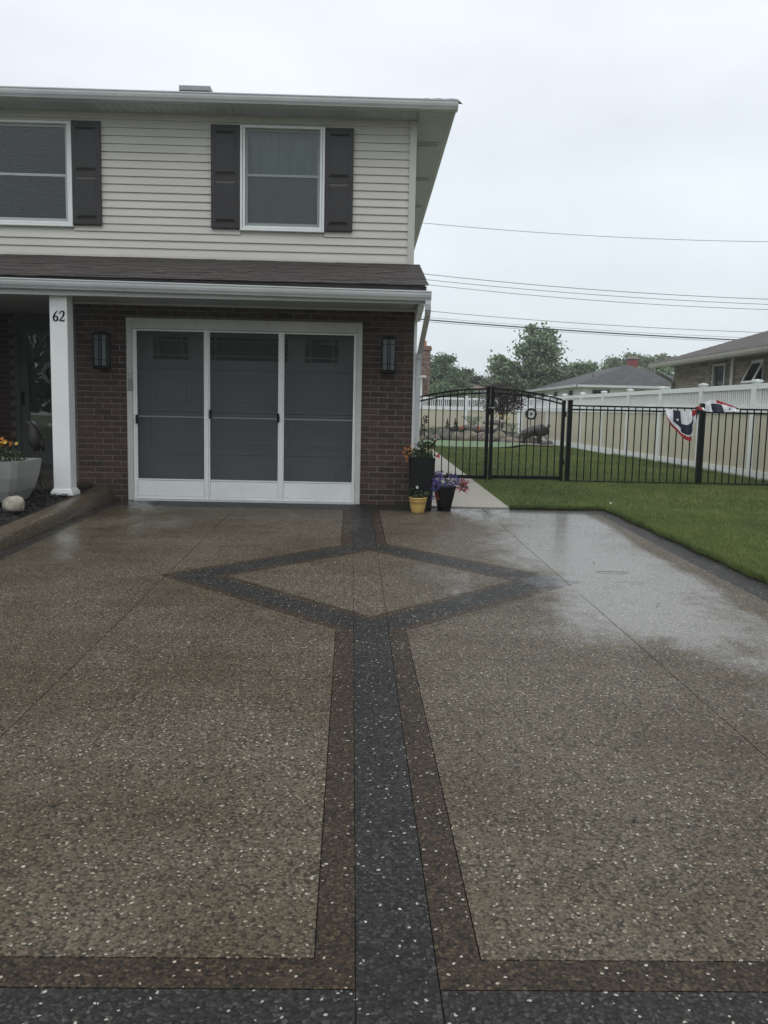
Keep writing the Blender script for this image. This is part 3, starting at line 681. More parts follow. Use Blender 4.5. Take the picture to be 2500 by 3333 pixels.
# side wall with joined clapboards (edge-on from the drive)
b = MB(); b.box(.2,.572,G+.26,U+.05,-.1,2.62).box(.2,.572,U+.05,21,-.1,3.1).box(.2,.566,U+.1,21,3.1,4.96)
for k_ in range(48):
    z0 = .02+k_*.1012
    if z0+.1 > 4.95: break
    y0 = G+.06 if z0 < 2.3 else U+.1
    b.prism([(.566,z0),(.590,z0),(.590,z0+.006),(.574,z0+.1),(.566,z0+.1)], y0, 21, 'Y')
H(b, 'side_wall', M['siding'])
b = MB(); b.box(-9,.2,12.55,21,-.1,4.95).box(-9,-7.9,U,12.5,0,5).box(-3.6,.5,11.2,12.6,2.5,3.0); H(b, 'inner_walls', M['siding'])
def window(w, rail, curtain, x1frame=True):
    x0, x1, z0, z1 = w
    b = MB()
    t = .030   # outer casing, brickmould and inner frame step back
    b.bbox(x0,x0+t,U-.040,U+.05,z0,z1,.005).bbox(x1-t,x1,U-.040,U+.05,z0,z1,.005).bbox(x0+t,x1-t,U-.040,U+.05,z0,z0+t,.005).bbox(x0+t,x1-t,U-.040,U+.05,z1-t,z1,.005)
    b.bbox(x0+t+.004,x0+t+.034,U-.028,U+.05,z0+t,z1-t,.005).bbox(x1-t-.034,x1-t-.004,U-.028,U+.05,z0+t,z1-t,.005).bbox(x0+t+.034,x1-t-.034,U-.028,U+.05,z0+t+.004,z0+t+.034,.005)
    wo = H(b, 'window', M['white'])
    a, c_ = x0+.068, x1-.068; zb, zt = z0+.068, z1-.034
    for nm, q0, q1, y in (('upper_sash', rail, zt, U+.012), ('lower_sash', zb, rail+.028, U-.006)):
        b = MB(); s_ = .028
        b.box(a,a+s_,y,y+.02,q0,q1).box(c_-s_,c_,y,y+.02,q0,q1).box(a+s_,c_-s_,y,y+.02,q0,q0+s_*1.3).box(a+s_,c_-s_,y,y+.02,q1-s_,q1)
        H(b, nm, M['sash'] if curtain != 'blind' else M['sashlight'], wo)
        b = MB(); b.box(a+s_,c_-s_,y+.008,y+.012,q0+s_,q1-s_); H(b, 'pane', M['glass'], wo)
    b = MB(); b.box(a,c_,U+.35,U+.36,z0,z1).box(a-.01,a,U+.05,U+.35,z0,z1).box(c_,c_+.01,U+.05,U+.35,z0,z1).box(a,c_,U+.05,U+.35,z1-.01,z1).box(a,c_,U+.05,U+.35,z0,z0+.01)
    H(b, 'room_recess', M['dark_in'], wo)
    if curtain == 'blind':
        b = MB()
        z = zb+.01
        while z < zt:
            b.add([(a+.01,U+.055,z),(c_-.01,U+.055,z),(c_-.01,U+.075,z+.016),(a+.01,U+.075,z+.016)], [(0,1,2,3)]); z += .0215
        H(b, 'blind', M['blinddark'], wo, kind='stuff')
    else:
        b = MB()
        z = zb+.01
        while z < rail:
            b.add([(a+.01,U+.055,z),(c_-.01,U+.055,z),(c_-.01,U+.070,z+.018),(a+.01,U+.070,z+.018)], [(0,1,2,3)]); z += .0215
        H(b, 'blind', M['blind'], wo, kind='stuff')
        b = MB(); nn = 70; vs = []
        for i in range(nn+1):
            x = a+.01+(c_-a-.02)*i/nn; y = U+.11+.012*math.sin(i*.9)+.006*math.sin(i*2.3); vs += [(x,y,zb),(x,y,zt)]
        b.add(vs, [(2*i,2*i+2,2*i+3,2*i+1) for i in range(nn)], 0, True); H(b, 'curtain', M['curtain'], wo)
window(W1, 4.135, 'blind'); window(W2, 4.205, 'curtain')
def shutter(x0, x1, z0=3.53, z1=4.833):
    b = MB(); b.bbox(x0,x1,U-.046,U-.008,z0,z1,.006); zm = (z0+z1)/2
    so = H(b, 'shutter', M['shutter'])
    for a, c_ in ((z0+.08, zm-.05), (zm+.03, z1-.08)):
        b = MB(); w = .048
        # raised panel: frame groove then bevelled field
        b.add([(x0+w,U-.047,a),(x1-w,U-.047,a),(x1-w,U-.047,c_),(x0+w,U-.047,c_),(x0+w+.03,U-.060,a+.035),(x1-w-.03,U-.060,a+.035),(x1-w-.03,U-.060,c_-.035),(x0+w+.03,U-.060,c_-.035)],
              [(0,1,5,4),(1,2,6,5),(2,3,7,6),(3,0,4,7),(4,5,6,7)])
        b.box(x0+w-.008,x1-w+.008,U-.051,U-.0465,a-.010,a-.001).box(x0+w-.008,x1-w+.008,U-.051,U-.0465,c_+.001,c_+.010)
        H(b, 'shutter_panel', M['shutter'], so)
for x0, x1 in ((-3.892,-3.520),(-2.090,-1.714),(-.602,-.232)): shutter(x0, x1)

# --- upper eave: soffit, fascia, gutter, roof
ZE = 4.96; YF = 11.31; XF = 1.035
b = MB(); b.box(-8.2, XF-.02, YF, U+.1, ZE+.012, ZE+.02).box(.56, XF-.02, U+.1, 21.3, ZE+.012, ZE+.02)
so = H(b, 'soffit', M['soffit'])
x = -8.0
while x < .57:
    bb = MB(); x1 = min(x+.305, .60)
    for q in range(3):
        xa, xb = x+(x1-x)*q/3, x+(x1-x)*(q+1)/3
        bb.box(xa+.003, xb-.003, YF+.002, U+.01, ZE, ZE+.011)
    H(bb, 'soffit_panel', M['soffit'], so); x = x1+.001
y = YF
while y < 21.2:
    bb = MB(); y1 = min(y+.407, 21.28); x0 = .602
    for q in range(4):
        ya, yb = y+(y1-y)*q/4, y+(y1-y)*(q+1)/4; bb.box(x0, XF-.022, ya+.003, yb-.003, ZE+.0005, ZE+.0115)
    H(bb, 'soffit_panel', M['soffit'], so); y = y1+.001
for yv in (12.5, 14.33, 16.2, 18.1):
    bb = MB()
    for q in range(3): bb.box(.62, .945, yv+q*.085, yv+q*.085+.028, ZE-.006, ZE-.0005)
    H(bb, 'soffit_vent', paint('vent_grey_%d' % int(yv), (.36,.38,.38), .6), so)
b = MB(); b.box(-8.2, XF, YF-.012, YF, ZE-.006, ZE+.13).box(XF-.02, XF, YF, 21.3, ZE-.006, ZE+.11); H(b, 'fascia', M['alu'])
def gutter_prof(yf, zt, d=.125, h_=.10):      # K profile, front towards -Y
    return [(yf+d, zt-.004), (yf+d, zt-h_), (yf+.045, zt-h_), (yf+.040, zt-h_+.010), (yf+.018, zt-h_+.036), (yf+.008, zt-h_*.40), (yf+.006, zt-.020), (yf-.002, zt-.012), (yf-.002, zt), (yf+.010, zt), (yf+.010, zt-.006), (yf+.02,zt-.05), (yf+.05,zt-h_+.012), (yf+d-.008,zt-h_+.012), (yf+d-.008, zt-.004)]
b = MB(); b.prism(gutter_prof(11.14, 5.067, .155, .105), -8.2, 1.078, 'X'); H(b, 'gutter', M['alu'])
b = MB(); b.box(XF, 1.062, YF-.03, 21.3, ZE+.005, ZE+.10); H(b, 'rake_trim', M['alu'])
def hip_roof(name, x0, x1, y0, y1, z, sl, mat, parent=None, th=.03):
    hw = min(x1-x0, y1-y0)/2; zr = z+hw*sl; b = MB()
    if (y1-y0) > (x1-x0): r1, r2_ = ((x0+x1)/2, y0+hw, zr), ((x0+x1)/2, y1-hw, zr); F = [(0,1,4),(1,2,5,4),(2,3,5),(3,0,4,5)]
    else: r1, r2_ = (x0+hw, (y0+y1)/2, zr), (x1-hw, (y0+y1)/2, zr); F = [(0,1,5,4),(1,2,5),(2,3,4,5),(3,0,4)]
    v = [(x0,y0,z),(x1,y0,z),(x1,y1,z),(x0,y1,z),r1,r2_]; v += [(a,b_,c_-th) for a,b_,c_ in v[:4]]
    b.add(v, F+[(6,7,1,0),(7,8,2,1),(8,9,3,2),(9,6,0,3),(9,8,7,6)]); return b, r1, r2_
b, ra, rb = hip_roof('r', -12, 1.075, 11.21, 21.35, 5.082, .335, M['shingle'])
rf = H(b, 'upper_roof', M['shingle'])
hc = MB(); p0 = Vector((1.07,11.215,5.085)); p1 = Vector(rb if rb[0] > ra[0] else ra)
for i in range(34):
    a = p0.lerp(p1, i/34); c_ = p0.lerp(p1, (i+1.25)/34); s_ = Vector((1,1,0)).normalized()*.11
    hc.add([a-s_+Vector((0,0,-.01)), a+Vector((0,0,.012)), a+s_+Vector((0,0,-.02)), c_-s_+Vector((0,0,-.022)), c_+Vector((0,0,.004)), c_+s_+Vector((0,0,-.012))], [(0,1,4,3),(1,2,5,4),(0,2,1)])
H(hc, 'hip_cap', M['shingle'], rf)
b = MB(); b.box(-2.62,-2.27,12.4,12.75,5.38,5.50).bbox(-2.66,-2.235,12.36,12.8,5.50,5.575,.01); H(b, 'roof_vent', paint('roof_vent_grey', (.34,.36,.36), .5), rf)

# --- porch / garage shed roof
RY0, RZ0, RY1, RZ1 = 9.80, 2.597, 11.64, 3.125
sl_ = (RZ1-RZ0)/(RY1-RY0); XR = .675
b = MB(); b.prism([(RY0+.02,RZ0-.045),(RY1,RZ1-.045),(RY1,RZ1-.01),(RY0+.02,RZ0-.010)], -8, XR-.03, 'X')
pr = H(b, 'porch_roof', M['shingle'])
cnt = 0; smesh = {}; ststuff = MB()
nrow = 17; dy = (RY1-RY0)/nrow
ang = math.atan(sl_)
for r_ in range(nrow):
    y0 = RY0 - .012 + r_*dy; z0 = RZ0 + (y0-RY0)*sl_
    x = XR + random.uniform(-.004,.004)
    while x > -5.3:
        w = random.choice((.14,.18,.22,.26,.33)); w = round(w, 2); th = random.choice((.005,.007,.009)); x0 = x-w
        key = (w, th)
        if key not in smesh:
            bb = MB(); bb.box(0, w-.003, 0, dy*1.18, 0, th); smesh[key] = bb.mesh('shingle', M['shingle'])
        if x0 > -5.3 and cnt < 300:
            o = link('shingle', smesh[key], pr, Vector((x0, y0+random.uniform(-.005,.004), z0+.003+random.uniform(0,.003))) - world_loc(pr), rot=(ang-.012, 0, 0)); cnt += 1
        else:
            q = MB(); q.box(0, w-.003, 0, dy*1.18, 0, th); ca, sa = math.cos(ang-.012), math.sin(ang-.012)
            ststuff.add([(x0+a, y0+b_*ca-c_*sa, z0+.003+b_*sa+c_*ca) for a, b_, c_ in q.v], q.f)
        x = x0
if ststuff.v: H(ststuff, 'shingle', M['shingle'], pr, kind='stuff')
b = MB(); b.box(-8,XR-.02,9.83,9.845,2.40,2.592); H(b, 'lower_fascia', M['alu'])
b = MB()
gp = gutter_prof(9.70, 0, .125, .102)
o_ = len(b.v); n = len(gp); xa, xb = -8.0, .703; za, zb = 2.59, 2.528
b.add([(xa, u, w+za) for u, w in gp]+[(xb, u, w+zb) for u, w in gp], [(i,(i+1)%n,n+(i+1)%n,n+i) for i in range(n)]+[tuple(reversed(range(n))), tuple(range(n,2*n))])
H(b, 'lower_gutter', M['alu'])
b = MB(); b.box(-8,.575,9.848,12.4,ZS+.012,ZS+.02); ls = H(b, 'lower_soffit', M['soffit'])
x = -8.0
while x < .57:
    bb = MB(); x1 = min(x+.305,.575)
    for q in range(3): bb.box(x+(x1-x)*q/3+.003, x+(x1-x)*(q+1)/3-.003, 9.85, (10.795 if x > -3.64 else 12.39), ZS, ZS+.011)
    H(bb, 'soffit_panel', M['soffit'], ls); x = x1+.001
b = MB(); b.box(-3.62,.576,G-.022,G-.002,ZS-.022,ZS-.002); H(b, 'soffit_molding', M['alu'])
# closed end of the eave (triangular gable return)
b = MB(); b.prism([(9.846,2.40),(10.35,2.40),(11.63,2.46),(11.63,RZ1-.05),(9.846,RZ0-.04)], .5765, .622, 'X'); H(b, 'gable_return', M['white'])
# bird box shaped eave end below the gutter
b = MB(); b.prism([(9.86,2.40),(10.79,2.40),(10.79,2.30),(10.55,2.30),(9.86,2.395)], .5765, .640, 'X'); H(b, 'eave_return', M['white'])
# downspout
def rectpipe(pts, w, d):
    b = MB(); vs = []
    for x, y, z in pts: vs += [(x-w/2,y-d/2,z),(x+w/2,y-d/2,z),(x+w/2,y+d/2,z),(x-w/2,y+d/2,z)]
    n = len(pts); b.add(vs, [(i*4+j, i*4+(j+1)%4, (i+1)*4+(j+1)%4, (i+1)*4+j) for i in range(n-1) for j in range(4)]); return b
b = rectpipe([(.668,9.78,2.44),(.668,9.78,2.39),(.673,9.80,2.33),(.673,9.87,2.27),(.655,10.66,1.97),(.644,10.75,1.90),(.641,10.77,1.84)], .062, .075)
H(b, 'downspout', M['alu'])
b = MB()
prof = [(.612,G-.055),(.612,G-.055+.078),(.668,G-.055+.078),(.668,G-.055)]
for i in range(5): xx = .666-i*.011; prof += [(xx,G-.055),(xx-.003,G-.050),(xx-.006,G-.050),(xx-.009,G-.055)]
b.prism(prof, .03, 1.85, 'Z'); H(b, 'downspout_pipe', M['alu'])
b = rectpipe([(.640,G-.02,.06),(.645,G-.05,.03),(.66,G-.16,.018)], .06, .05); H(b, 'downspout_elbow', M['alu'])
b = MB()
for z in (1.60, .7): b.box(.606,.675,G-.058,G+.03,z,z+.02)
H(b, 'strap', M['alu'])

# --- porch post with house number
pb = MB(); pb.bbox(-3.612,-3.416,9.92,10.12,.17,ZS,.003); post = H(pb, 'porch_post', M['white'])
b = MB()
for i, (e_, z0, z1) in enumerate(((.030,.135,.175),(.022,.175,.190),(.012,.190,.207))): b.bbox(-3.612-e_,-3.416+e_,9.92-e_,10.12+e_,z0,z1,.004)
H(b, 'base_molding', M['white'], post)
def ribbon(pts, ws, x, z, s_):
    b = MB(); n = len(pts); vs = []
    for i, (px, pz) in enumerate(pts):
        a = Vector(pts[max(i-1,0)]); c_ = Vector(pts[min(i+1,n-1)]); t = (c_-a).normalized(); nr = Vector((-t.y, t.x))*ws[i]*.5
        for sg in (1,-1):
            for yy in (9.912, 9.9195): vs.append((x+(px+sg*nr.x)*s_, yy, z+(pz+sg*nr.y)*s_))
    fs = []
    for i in range(n-1):
        o = i*4; fs += [(o,o+4,o+6,o+2),(o+1,o+3,o+7,o+5),(o,o+1,o+5,o+4),(o+2,o+6,o+7,o+3)]
    fs += [(0,2,3,1),(4*n-4,4*n-3,4*n-1,4*n-2)]
    b.add(vs, fs); return b
def catm(P, k=8):
    out_ = []
    for i in range(len(P)-1):
        p0, p1, p2, p3 = P[max(i-1,0)], P[i], P[i+1], P[min(i+2,len(P)-1)]
        for j in range(k):
            t = j/k; out_.append(tuple(.5*(2*p1[q]+(-p0[q]+p2[q])*t+(2*p0[q]-5*p1[q]+4*p2[q]-p3[q])*t*t+(-p0[q]+3*p1[q]-3*p2[q]+p3[q])*t**3) for q in range(len(p1))))
    return out_ + [tuple(P[-1])]
six = catm([(.46,1.02,.04),(.30,.86,.10),(.14,.60,.15),(.06,.34,.17),(.10,.12,.14),(.24,.02,.10),(.40,.10,.13),(.46,.28,.16),(.40,.46,.12),(.26,.50,.06),(.12,.36,.05)])
two = catm([(.06,.74,.14),(.14,.92,.08),(.32,1.0,.11),(.47,.90,.16),(.47,.70,.16),(.34,.44,.11),(.14,.20,.06),(.02,.06,.07),(.16,.10,.12),(.36,.03,.13),(.50,.10,.07),(.56,.20,.04)])
H(ribbon([(p[0],p[1]) for p in six], [p[2] for p in six], -3.572, 2.122, .112), 'house_number', M['blackplastic'], post, label='black numeral 6')
H(ribbon([(p[0],p[1]) for p in two], [p[2] for p in two], -3.503, 2.122, .112), 'house_number', M['blackplastic'], post, label='black numeral 2')

# --- wall lanterns
def lantern(x, z, label):
    t = thing('wall_lantern', (x, G, z), label, 'lantern', 'lanterns flanking the garage door')
    b = MB(); b.box(-.045,.045,-.03,0,.05,.38); b.build('back_plate', M['black'], t)
    b = MB(); b.bbox(-.085,.085,-.205,-.03,-.005,.02,.006).box(-.07,.07,-.19,-.04,.02,.035).bbox(-.085,.085,-.205,-.03,.405,.43,.006); 
    for sx in (-1,1):
        for y in (-.195,-.045): b.box(sx*.078-.006,sx*.078+.006,y-.006,y+.006,.02,.41)
    b.box(-.02,-.008,-.200,-.192,.02,.41).box(.008,.02,-.200,-.192,.02,.41)
    for zz_ in (.10,.34): b.box(-.08,.08,-.199,-.193,zz_,zz_+.008); b.box(.076,.083,-.195,-.045,zz_,zz_+.008); b.box(-.083,-.076,-.195,-.045,zz_,zz_+.008)
    b.lathe([(.075,.43),(.06,.445),(.02,.455),(.001,.457)], 0, -.117, 4); b.build('cage', M['black'], t)
    b = MB(); b.box(-.072,.072,-.19,-.05,.036,.404); b.build('glass_shade', M['lampglass'], t)
    return t
lantern(.262, 1.655, 'black box lantern with pale glass on the brick right of the garage door')
lantern(-3.262, 1.63, 'black box lantern in deep shade on the brick beside the porch post')

# ================================================================== plants in pots
def leaves_np(centers, size, jitter=None, aspect=.55, droop=0.0):
    """one bent leaf (two triangles) per centre"""
    c_ = np.asarray(centers, float); n = len(c_)
    d = RNG.normal(size=(n,3)); d /= np.linalg.norm(d, axis=1)[:,None]; d[:,2] -= droop
    s_ = np.cross(d, RNG.normal(size=(n,3))); s_ /= np.linalg.norm(s_, axis=1)[:,None]
    L_ = size*RNG.uniform(.6,1.3,n)[:,None]; w = L_*aspect*.5
    V = np.stack([c_-d*L_*.5, c_+s_*w, c_+d*L_*.5, c_-s_*w], 1).reshape(-1,3)
    return V, np.arange(n*4).reshape(-1,4)
def cloud(name, centers, size, mat, parent, aspect=.55, **kw):
    V, F = leaves_np(centers, size, aspect=aspect); return link(name, np_mesh(name, V, F, mat), parent, **kw)
def blob(n, cx, cy, cz, rx, ry, rz, shell=.5):
    d = RNG.normal(size=(n,3)); d /= np.linalg.norm(d, axis=1)[:,None]; r_ = RNG.uniform(shell, 1, n)**.6
    return np.stack([cx+d[:,0]*rx*r_, cy+d[:,1]*ry*r_, cz+d[:,2]*rz*r_], 1)
def blossom_mesh(pts, rad, mat_i, b, petals=5):
    for p in pts:
        p = Vector(p); nrm = Vector((random.gauss(0,.5), -1+random.gauss(0,.35), random.gauss(.35,.4))).normalized()
        a = nrm.orthogonal().normalized(); c_ = nrm.cross(a); r_ = rad*random.uniform(.75,1.2)
        vs = [p-nrm*.004]; fs = []
        for i in range(petals):
            t = 2*math.pi*i/petals
            for dt, rr in ((-.5,.72),(0,1.0),(.5,.72)):
                tt = t+dt*2*math.pi/petals*.85; vs.append(p+(a*math.cos(tt)+c_*math.sin(tt))*r_*rr+nrm*.006*rr)
            o = 1+i*3; fs += [(0,o,o+1),(0,o+1,o+2)]
        b.add(vs, fs, mat_i)
# tall black planter
t = thing('tall_planter', (.692, 10.46, dz(10.4)), 'tall square black planter of mixed flowers standing at the brick corner', 'planter')
b = MB(); a0, a1, h_ = .125, .157, .64
def frus(b, a0, a1, z0, z1, mi=0, r_=.02):
    def ring(a, z): return [(-a+r_,-a,z),(a-r_,-a,z),(a,-a+r_,z),(a,a-r_,z),(a-r_,a,z),(-a+r_,a,z),(-a,a-r_,z),(-a,-a+r_,z)]
    b.add(ring(a0,z0)+ring(a1,z1), [(i,(i+1)%8,8+(i+1)%8,8+i) for i in range(8)], mi)
    return ring
frus(b, a0, a1, 0, h_); frus(b, a1-.02, a1-.022, h_, h_-.05); b.add([(-a1,-a1,h_),(a1,-a1,h_),(a1,a1,h_),(-a1,a1,h_),(-a1+.02,-a1+.02,h_),(a1-.02,-a1+.02,h_),(a1-.02,a1-.02,h_),(-a1+.02,a1-.02,h_)], [(0,1,5,4),(1,2,6,5),(2,3,7,6),(3,0,4,7)])
b.build('pot', M['blackplastic'], t)
MB().box(-.135,.135,-.135,.135,h_-.06,h_-.03).build('soil', M['soil'], t)
cen = np.concatenate([blob(420, 0, 0, h_+.03, .17, .15, .07, .3), blob(200, .03, 0, h_+.12, .12, .1, .09, .2), blob(60,-.14,-.03,h_+.06,.08,.07,.06,.2), blob(40,.12,0,h_+.18,.05,.05,.07,.2)])
cloud('foliage', cen, .038, M['potleaf'], t)
b = MB()
for x, y, z in ((.02,0,h_+.20),(.085,0,h_+.22),(.15,.01,h_+.24),(-.05,0,h_+.2),(.02,-.03,h_+.17),(-.09,0,h_+.12),(.18,-.02,h_+.03)): b.tube([(x*.4,0,h_-.04),(x*.8,y,(h_+z)/2),(x,y,z)], .002, 5)
b.build('stems', M['potleaf'], t)
for nm, mat, pts, rad in (('orange_flower','orange',[(-.20,-.05,h_+.02),(-.17,-.06,h_+.10),(-.21,-.03,h_+.11),(-.14,-.06,h_+.135),(-.18,-.05,h_-.0),(-.235,-.02,h_+.06),(-.16,-.08,h_+.05),(-.13,-.09,h_+.085),(-.21,-.05,h_+.07),(-.19,-.07,h_-.03)],.018),
                          ('red_flower','pink',[(.19,-.05,h_+.03),(.20,-.04,h_+.015),(.205,-.06,h_+.045),(.185,-.07,h_+.02)],.022),
                          ('pink_flower','whitep',[(.02,-.03,h_+.205),(.155,-.01,h_+.23),(.135,-.13,h_+.015),(.15,-.14,h_+.01)],.014),
                          ('yellow_flower','yellow',[(-.04,-.1,h_+.06),(.05,-.09,h_+.08),(.09,-.08,h_+.10),(.02,-.1,h_+.12)],.011),
                          ('purple_flower','red',[(.165,0,h_+.25),(.01,-.02,h_+.225),(-.09,-.02,h_+.16),(.17,0,h_+.21)],.012)):
    for p in pts:
        bb = MB(); blossom_mesh([p], rad, 0, bb); bb.build(nm, M[mat], t)
# yellow pot
t = thing('yellow_pot', (.640, 10.18, dz(10.18)), 'small yellow glazed pot with a leafy plant and one white flower', 'flower pot')
b = MB(); b.lathe([(.001,.0),(.070,.0),(.074,.006),(.075,.012),(.082,.03),(.095,.085),(.100,.128),(.104,.130),(.105,.135),(.107,.168),(.112,.172),(.113,.180),(.108,.184),(.102,.180),(.098,.15),(.001,.148)], n=36)
b.build('pot', M['yellowpot'], t)
MB().lathe([(.001,.160),(.099,.160)]).build('soil', M['soil'], t)
cloud('foliage', np.concatenate([blob(90, 0, 0, .21, .11, .09, .05, .2), blob(25,-.07,0,.24,.04,.04,.05,.2), blob(30,.09,-.02,.23,.04,.04,.03,.2)]), .055, M['potleaf'], t, aspect=.5)
b = MB(); b.tube([(0,0,.15),(-.005,0,.25),(-.012,-.02,.305)], .002, 5); b.build('stem', M['potleaf'], t)
b = MB(); blossom_mesh([(-.014,-.02,.308),(-.006,-.025,.300)], .022, 0, b); b.build('white_flower', M['whitep'], t)
# round dark pot with purple, white and coral flowers
t = thing('dark_pot', (.981, 10.42, dz(10.42)), 'round dark pot overflowing with purple and red flowers beside the path', 'flower pot')
b = MB(); b.lathe([(.001,0),(.078,0),(.083,.006),(.095,.08),(.118,.18),(.132,.26),(.136,.285),(.138,.30),(.130,.302),(.122,.28),(.001,.27)], n=36); b.build('pot', M['blackplastic'], t)
MB().lathe([(.001,.28),(.122,.28)]).build('soil', M['soil'], t)
cloud('foliage', np.concatenate([blob(260,.02,0,.33,.21,.14,.09,.2), blob(60,-.12,-.08,.22,.06,.05,.13,.2), blob(60,.22,-.02,.30,.08,.07,.07,.2), blob(40,0,0,.45,.14,.08,.05,.2)]), .032, M['potleaf'], t)
b = MB(); pts = np.concatenate([blob(120,-.10,-.06,.40,.09,.09,.09,.3), blob(120,-.12,-.09,.31,.07,.06,.08,.3), blob(110,.10,-.06,.37,.11,.09,.08,.3), blob(60,.02,-.10,.33,.12,.05,.05,.3), blob(14,-.14,-.10,.16,.05,.03,.05,.2)])
blossom_mesh(pts, .010, 0, b); b.build('purple_blossoms', M['purple'], t, kind='stuff')
b = MB(); blossom_mesh(np.concatenate([blob(34,.22,-.05,.35,.085,.06,.045,.1), blob(26,.25,-.03,.27,.07,.05,.05,.1), blob(16,.16,-.08,.28,.06,.04,.04,.1)]), .013, 0, b); b.build('pink_blossoms', M['pink'], t, kind='stuff')
b = MB(); blossom_mesh(blob(14,-.10,-.11,.17,.025,.02,.08,.2), .011, 0, b); b.build('red_blossoms', M['red'], t, kind='stuff')
for p, rr in (((-.045,-.14,.365),.034),((.075,-.13,.375),.028),((.03,-.12,.40),.020),((.12,-.12,.38),.012)):
    bb = MB(); blossom_mesh([p], rr, 0, bb, 5); blossom_mesh([(p[0],p[1]-.012,p[2])], rr*.33, 1, bb, 5); bb.build('white_flower', [M['whitep'], M['leaf3']], t)
# grey tapered planter in the bed
t = thing('tapered_planter', (-4.03, 9.35, .135), 'large pale grey tapered planter with orange pansies in the mulch bed', 'planter')
b = MB(); h_ = .44
for z0, z1, a0, a1 in ((0,.12,.26,.315),(.12,.26,.315,.355),(.26,h_,.355,.38)): frus(b, a0, a1, z0, z1, r_=.05)
frus(b, .35, .34, h_, h_-.08, r_=.045); rg = frus(MB(), .38, .35, 0, 1, r_=.05)
o1 = [(x,y,h_) for x,y,_ in rg(.38,0)]; o2 = [(x,y,h_) for x,y,_ in rg(.35,0)]; b.add(o1+o2, [(i,(i+1)%8,8+(i+1)%8,8+i) for i in range(8)])
b.build('pot', M['planter'], t)
MB().box(-.33,.33,-.33,.33,h_-.1,h_-.05).build('soil', M['soil'], t)
cloud('foliage', np.concatenate([blob(700,0,0,h_+.02,.36,.34,.10,.3), blob(300,.1,-.1,h_+.07,.24,.22,.08,.3)]), .036, M['potleaf'], t)
for i in range(46):
    x, y = random.uniform(-.30,.26), random.uniform(-.30,.15); z = h_+.11+.10*(1-(x/.4)**2)+random.uniform(-.05,.03)
    bb = MB(); blossom_mesh([(x,y,z)], .022, 0, bb); bb.build('orange_flower' if i % 3 else 'yellow_flower', M['orange' if i % 3 else 'yellow'], t)
b = MB(); blossom_mesh(blob(60,0,-.15,h_+.04,.36,.2,.08,.3), .008, 0, b); b.build('white_blossoms', M['whitep'], t, kind='stuff')
# dark bird figure behind the planter
t = thing('garden_figure', (-3.98, 10.35, .20), 'dark upright bird shaped garden figure standing behind the tapered planter', 'garden ornament')
b = MB(); b.tube([(.02,0,.42),(.01,0,.5),(0,0,.58),(-.01,0,.66),(-.03,-.01,.72),(-.06,-.02,.76),(-.095,-.03,.775)], [.03,.075,.085,.06,.035,.027,.012], 12)
b.tube([(.05,0,.60),(.08,.01,.5),(.10,.02,.42)], [.02,.04,.01], 8)
b.build('body', M['bronze'], t)
b = MB(); b.tube([(-.09,-.03,.775),(-.135,-.035,.79)], [.009,.002], 6); b.build('beak', M['bronze'], t)
for x in (-.01,.045):
    b = MB(); b.tube([(x,0,.5),(x,0,.25),(x+.005,0,.0)], .008, 6); b.build('leg', M['bronze'], t)

# boulders
def rock(name, loc, sx, sy, sz, seed, mat, **kw):
    import bmesh
    bm = bmesh.new(); bmesh.ops.create_icosphere(bm, subdivisions=3, radius=1)
    rr = random.Random(seed); ax = [Vector((rr.gauss(0,1), rr.gauss(0,1), rr.gauss(0,1))).normalized() for _ in range(16)]; dd = [rr.uniform(.62,.92) for _ in ax]
    from mathutils import noise as N
    for v in bm.verts:
        for a, d in zip(ax, dd):
            q = v.co.dot(a)
            if q > d: v.co -= a*(q-d)*.85
        v.co *= 1+.10*N.noise(v.co*2.2+Vector((seed,0,0)))+.03*N.noise(v.co*7+Vector((seed,0,0)))
        v.co.x *= sx; v.co.y *= sy; v.co.z *= sz
        if v.co.z < -.5*sz: v.co.z = -.5*sz
    me = bpy.data.meshes.new(name); bm.to_mesh(me); bm.free(); me.materials.append(mat)
    for p in me.polygons: p.use_smooth = True
    return link(name, me, None, loc, rot=(0,0,rr.uniform(-.3,.3)), **kw)
rock('boulder', (-3.585, 8.72, .150), .118, .11, .105, 3, M['stone'], label='pale rounded rock half sunk in the black mulch beside the kerb', cat='rock')
rock('pebble', (-3.60, 8.12, .055), .03, .025, .02, 9, M['stone'], label='tiny pale stone lying on the mulch nearer the camera than the rock', cat='stone')

# ================================================================== black fence and gate
FY = 14.25
def gf(x): return gz(x, FY)
gate_lab = 'black metal gate leaf with arched top rails, '
def post_at(parent, x, ztop, w=.055, y=FY, cap=True):
    b = MB(); b.box(x-w/2, x+w/2, y-w/2, y+w/2, gf(x)-.05 if w > .06 else gf(x)+.03, ztop)
    if cap: b.box(x-w/2-.004, x+w/2+.004, y-w/2-.004, y+w/2+.004, ztop, ztop+.012); b.add([(x-w/2,y-w/2,ztop+.012),(x+w/2,y-w/2,ztop+.012),(x+w/2,y+w/2,ztop+.012),(x-w/2,y+w/2,ztop+.012),(x,y,ztop+.024)], [(0,1,4),(1,2,4),(2,3,4),(3,0,4)])
    b.build('post', M['black'], parent)
picket_mesh = {}
def picket(parent, x, z0, z1, y=FY, w=.0165):
    k_ = round(z1-z0, 3)
    if k_ not in picket_mesh: picket_mesh[k_] = MB().box(-w/2, w/2, -w/2, w/2, 0, z1-z0).mesh('picket', M['black'])
    link('picket', picket_mesh[k_], parent, (x, y, z0))
def arc(x):    # top rail height of the gate arch, symmetrical about the middle of the pair
    d = abs(x-2.08); return 1.597 - .158*(d/1.2)**2 if d > .0 else 1.597
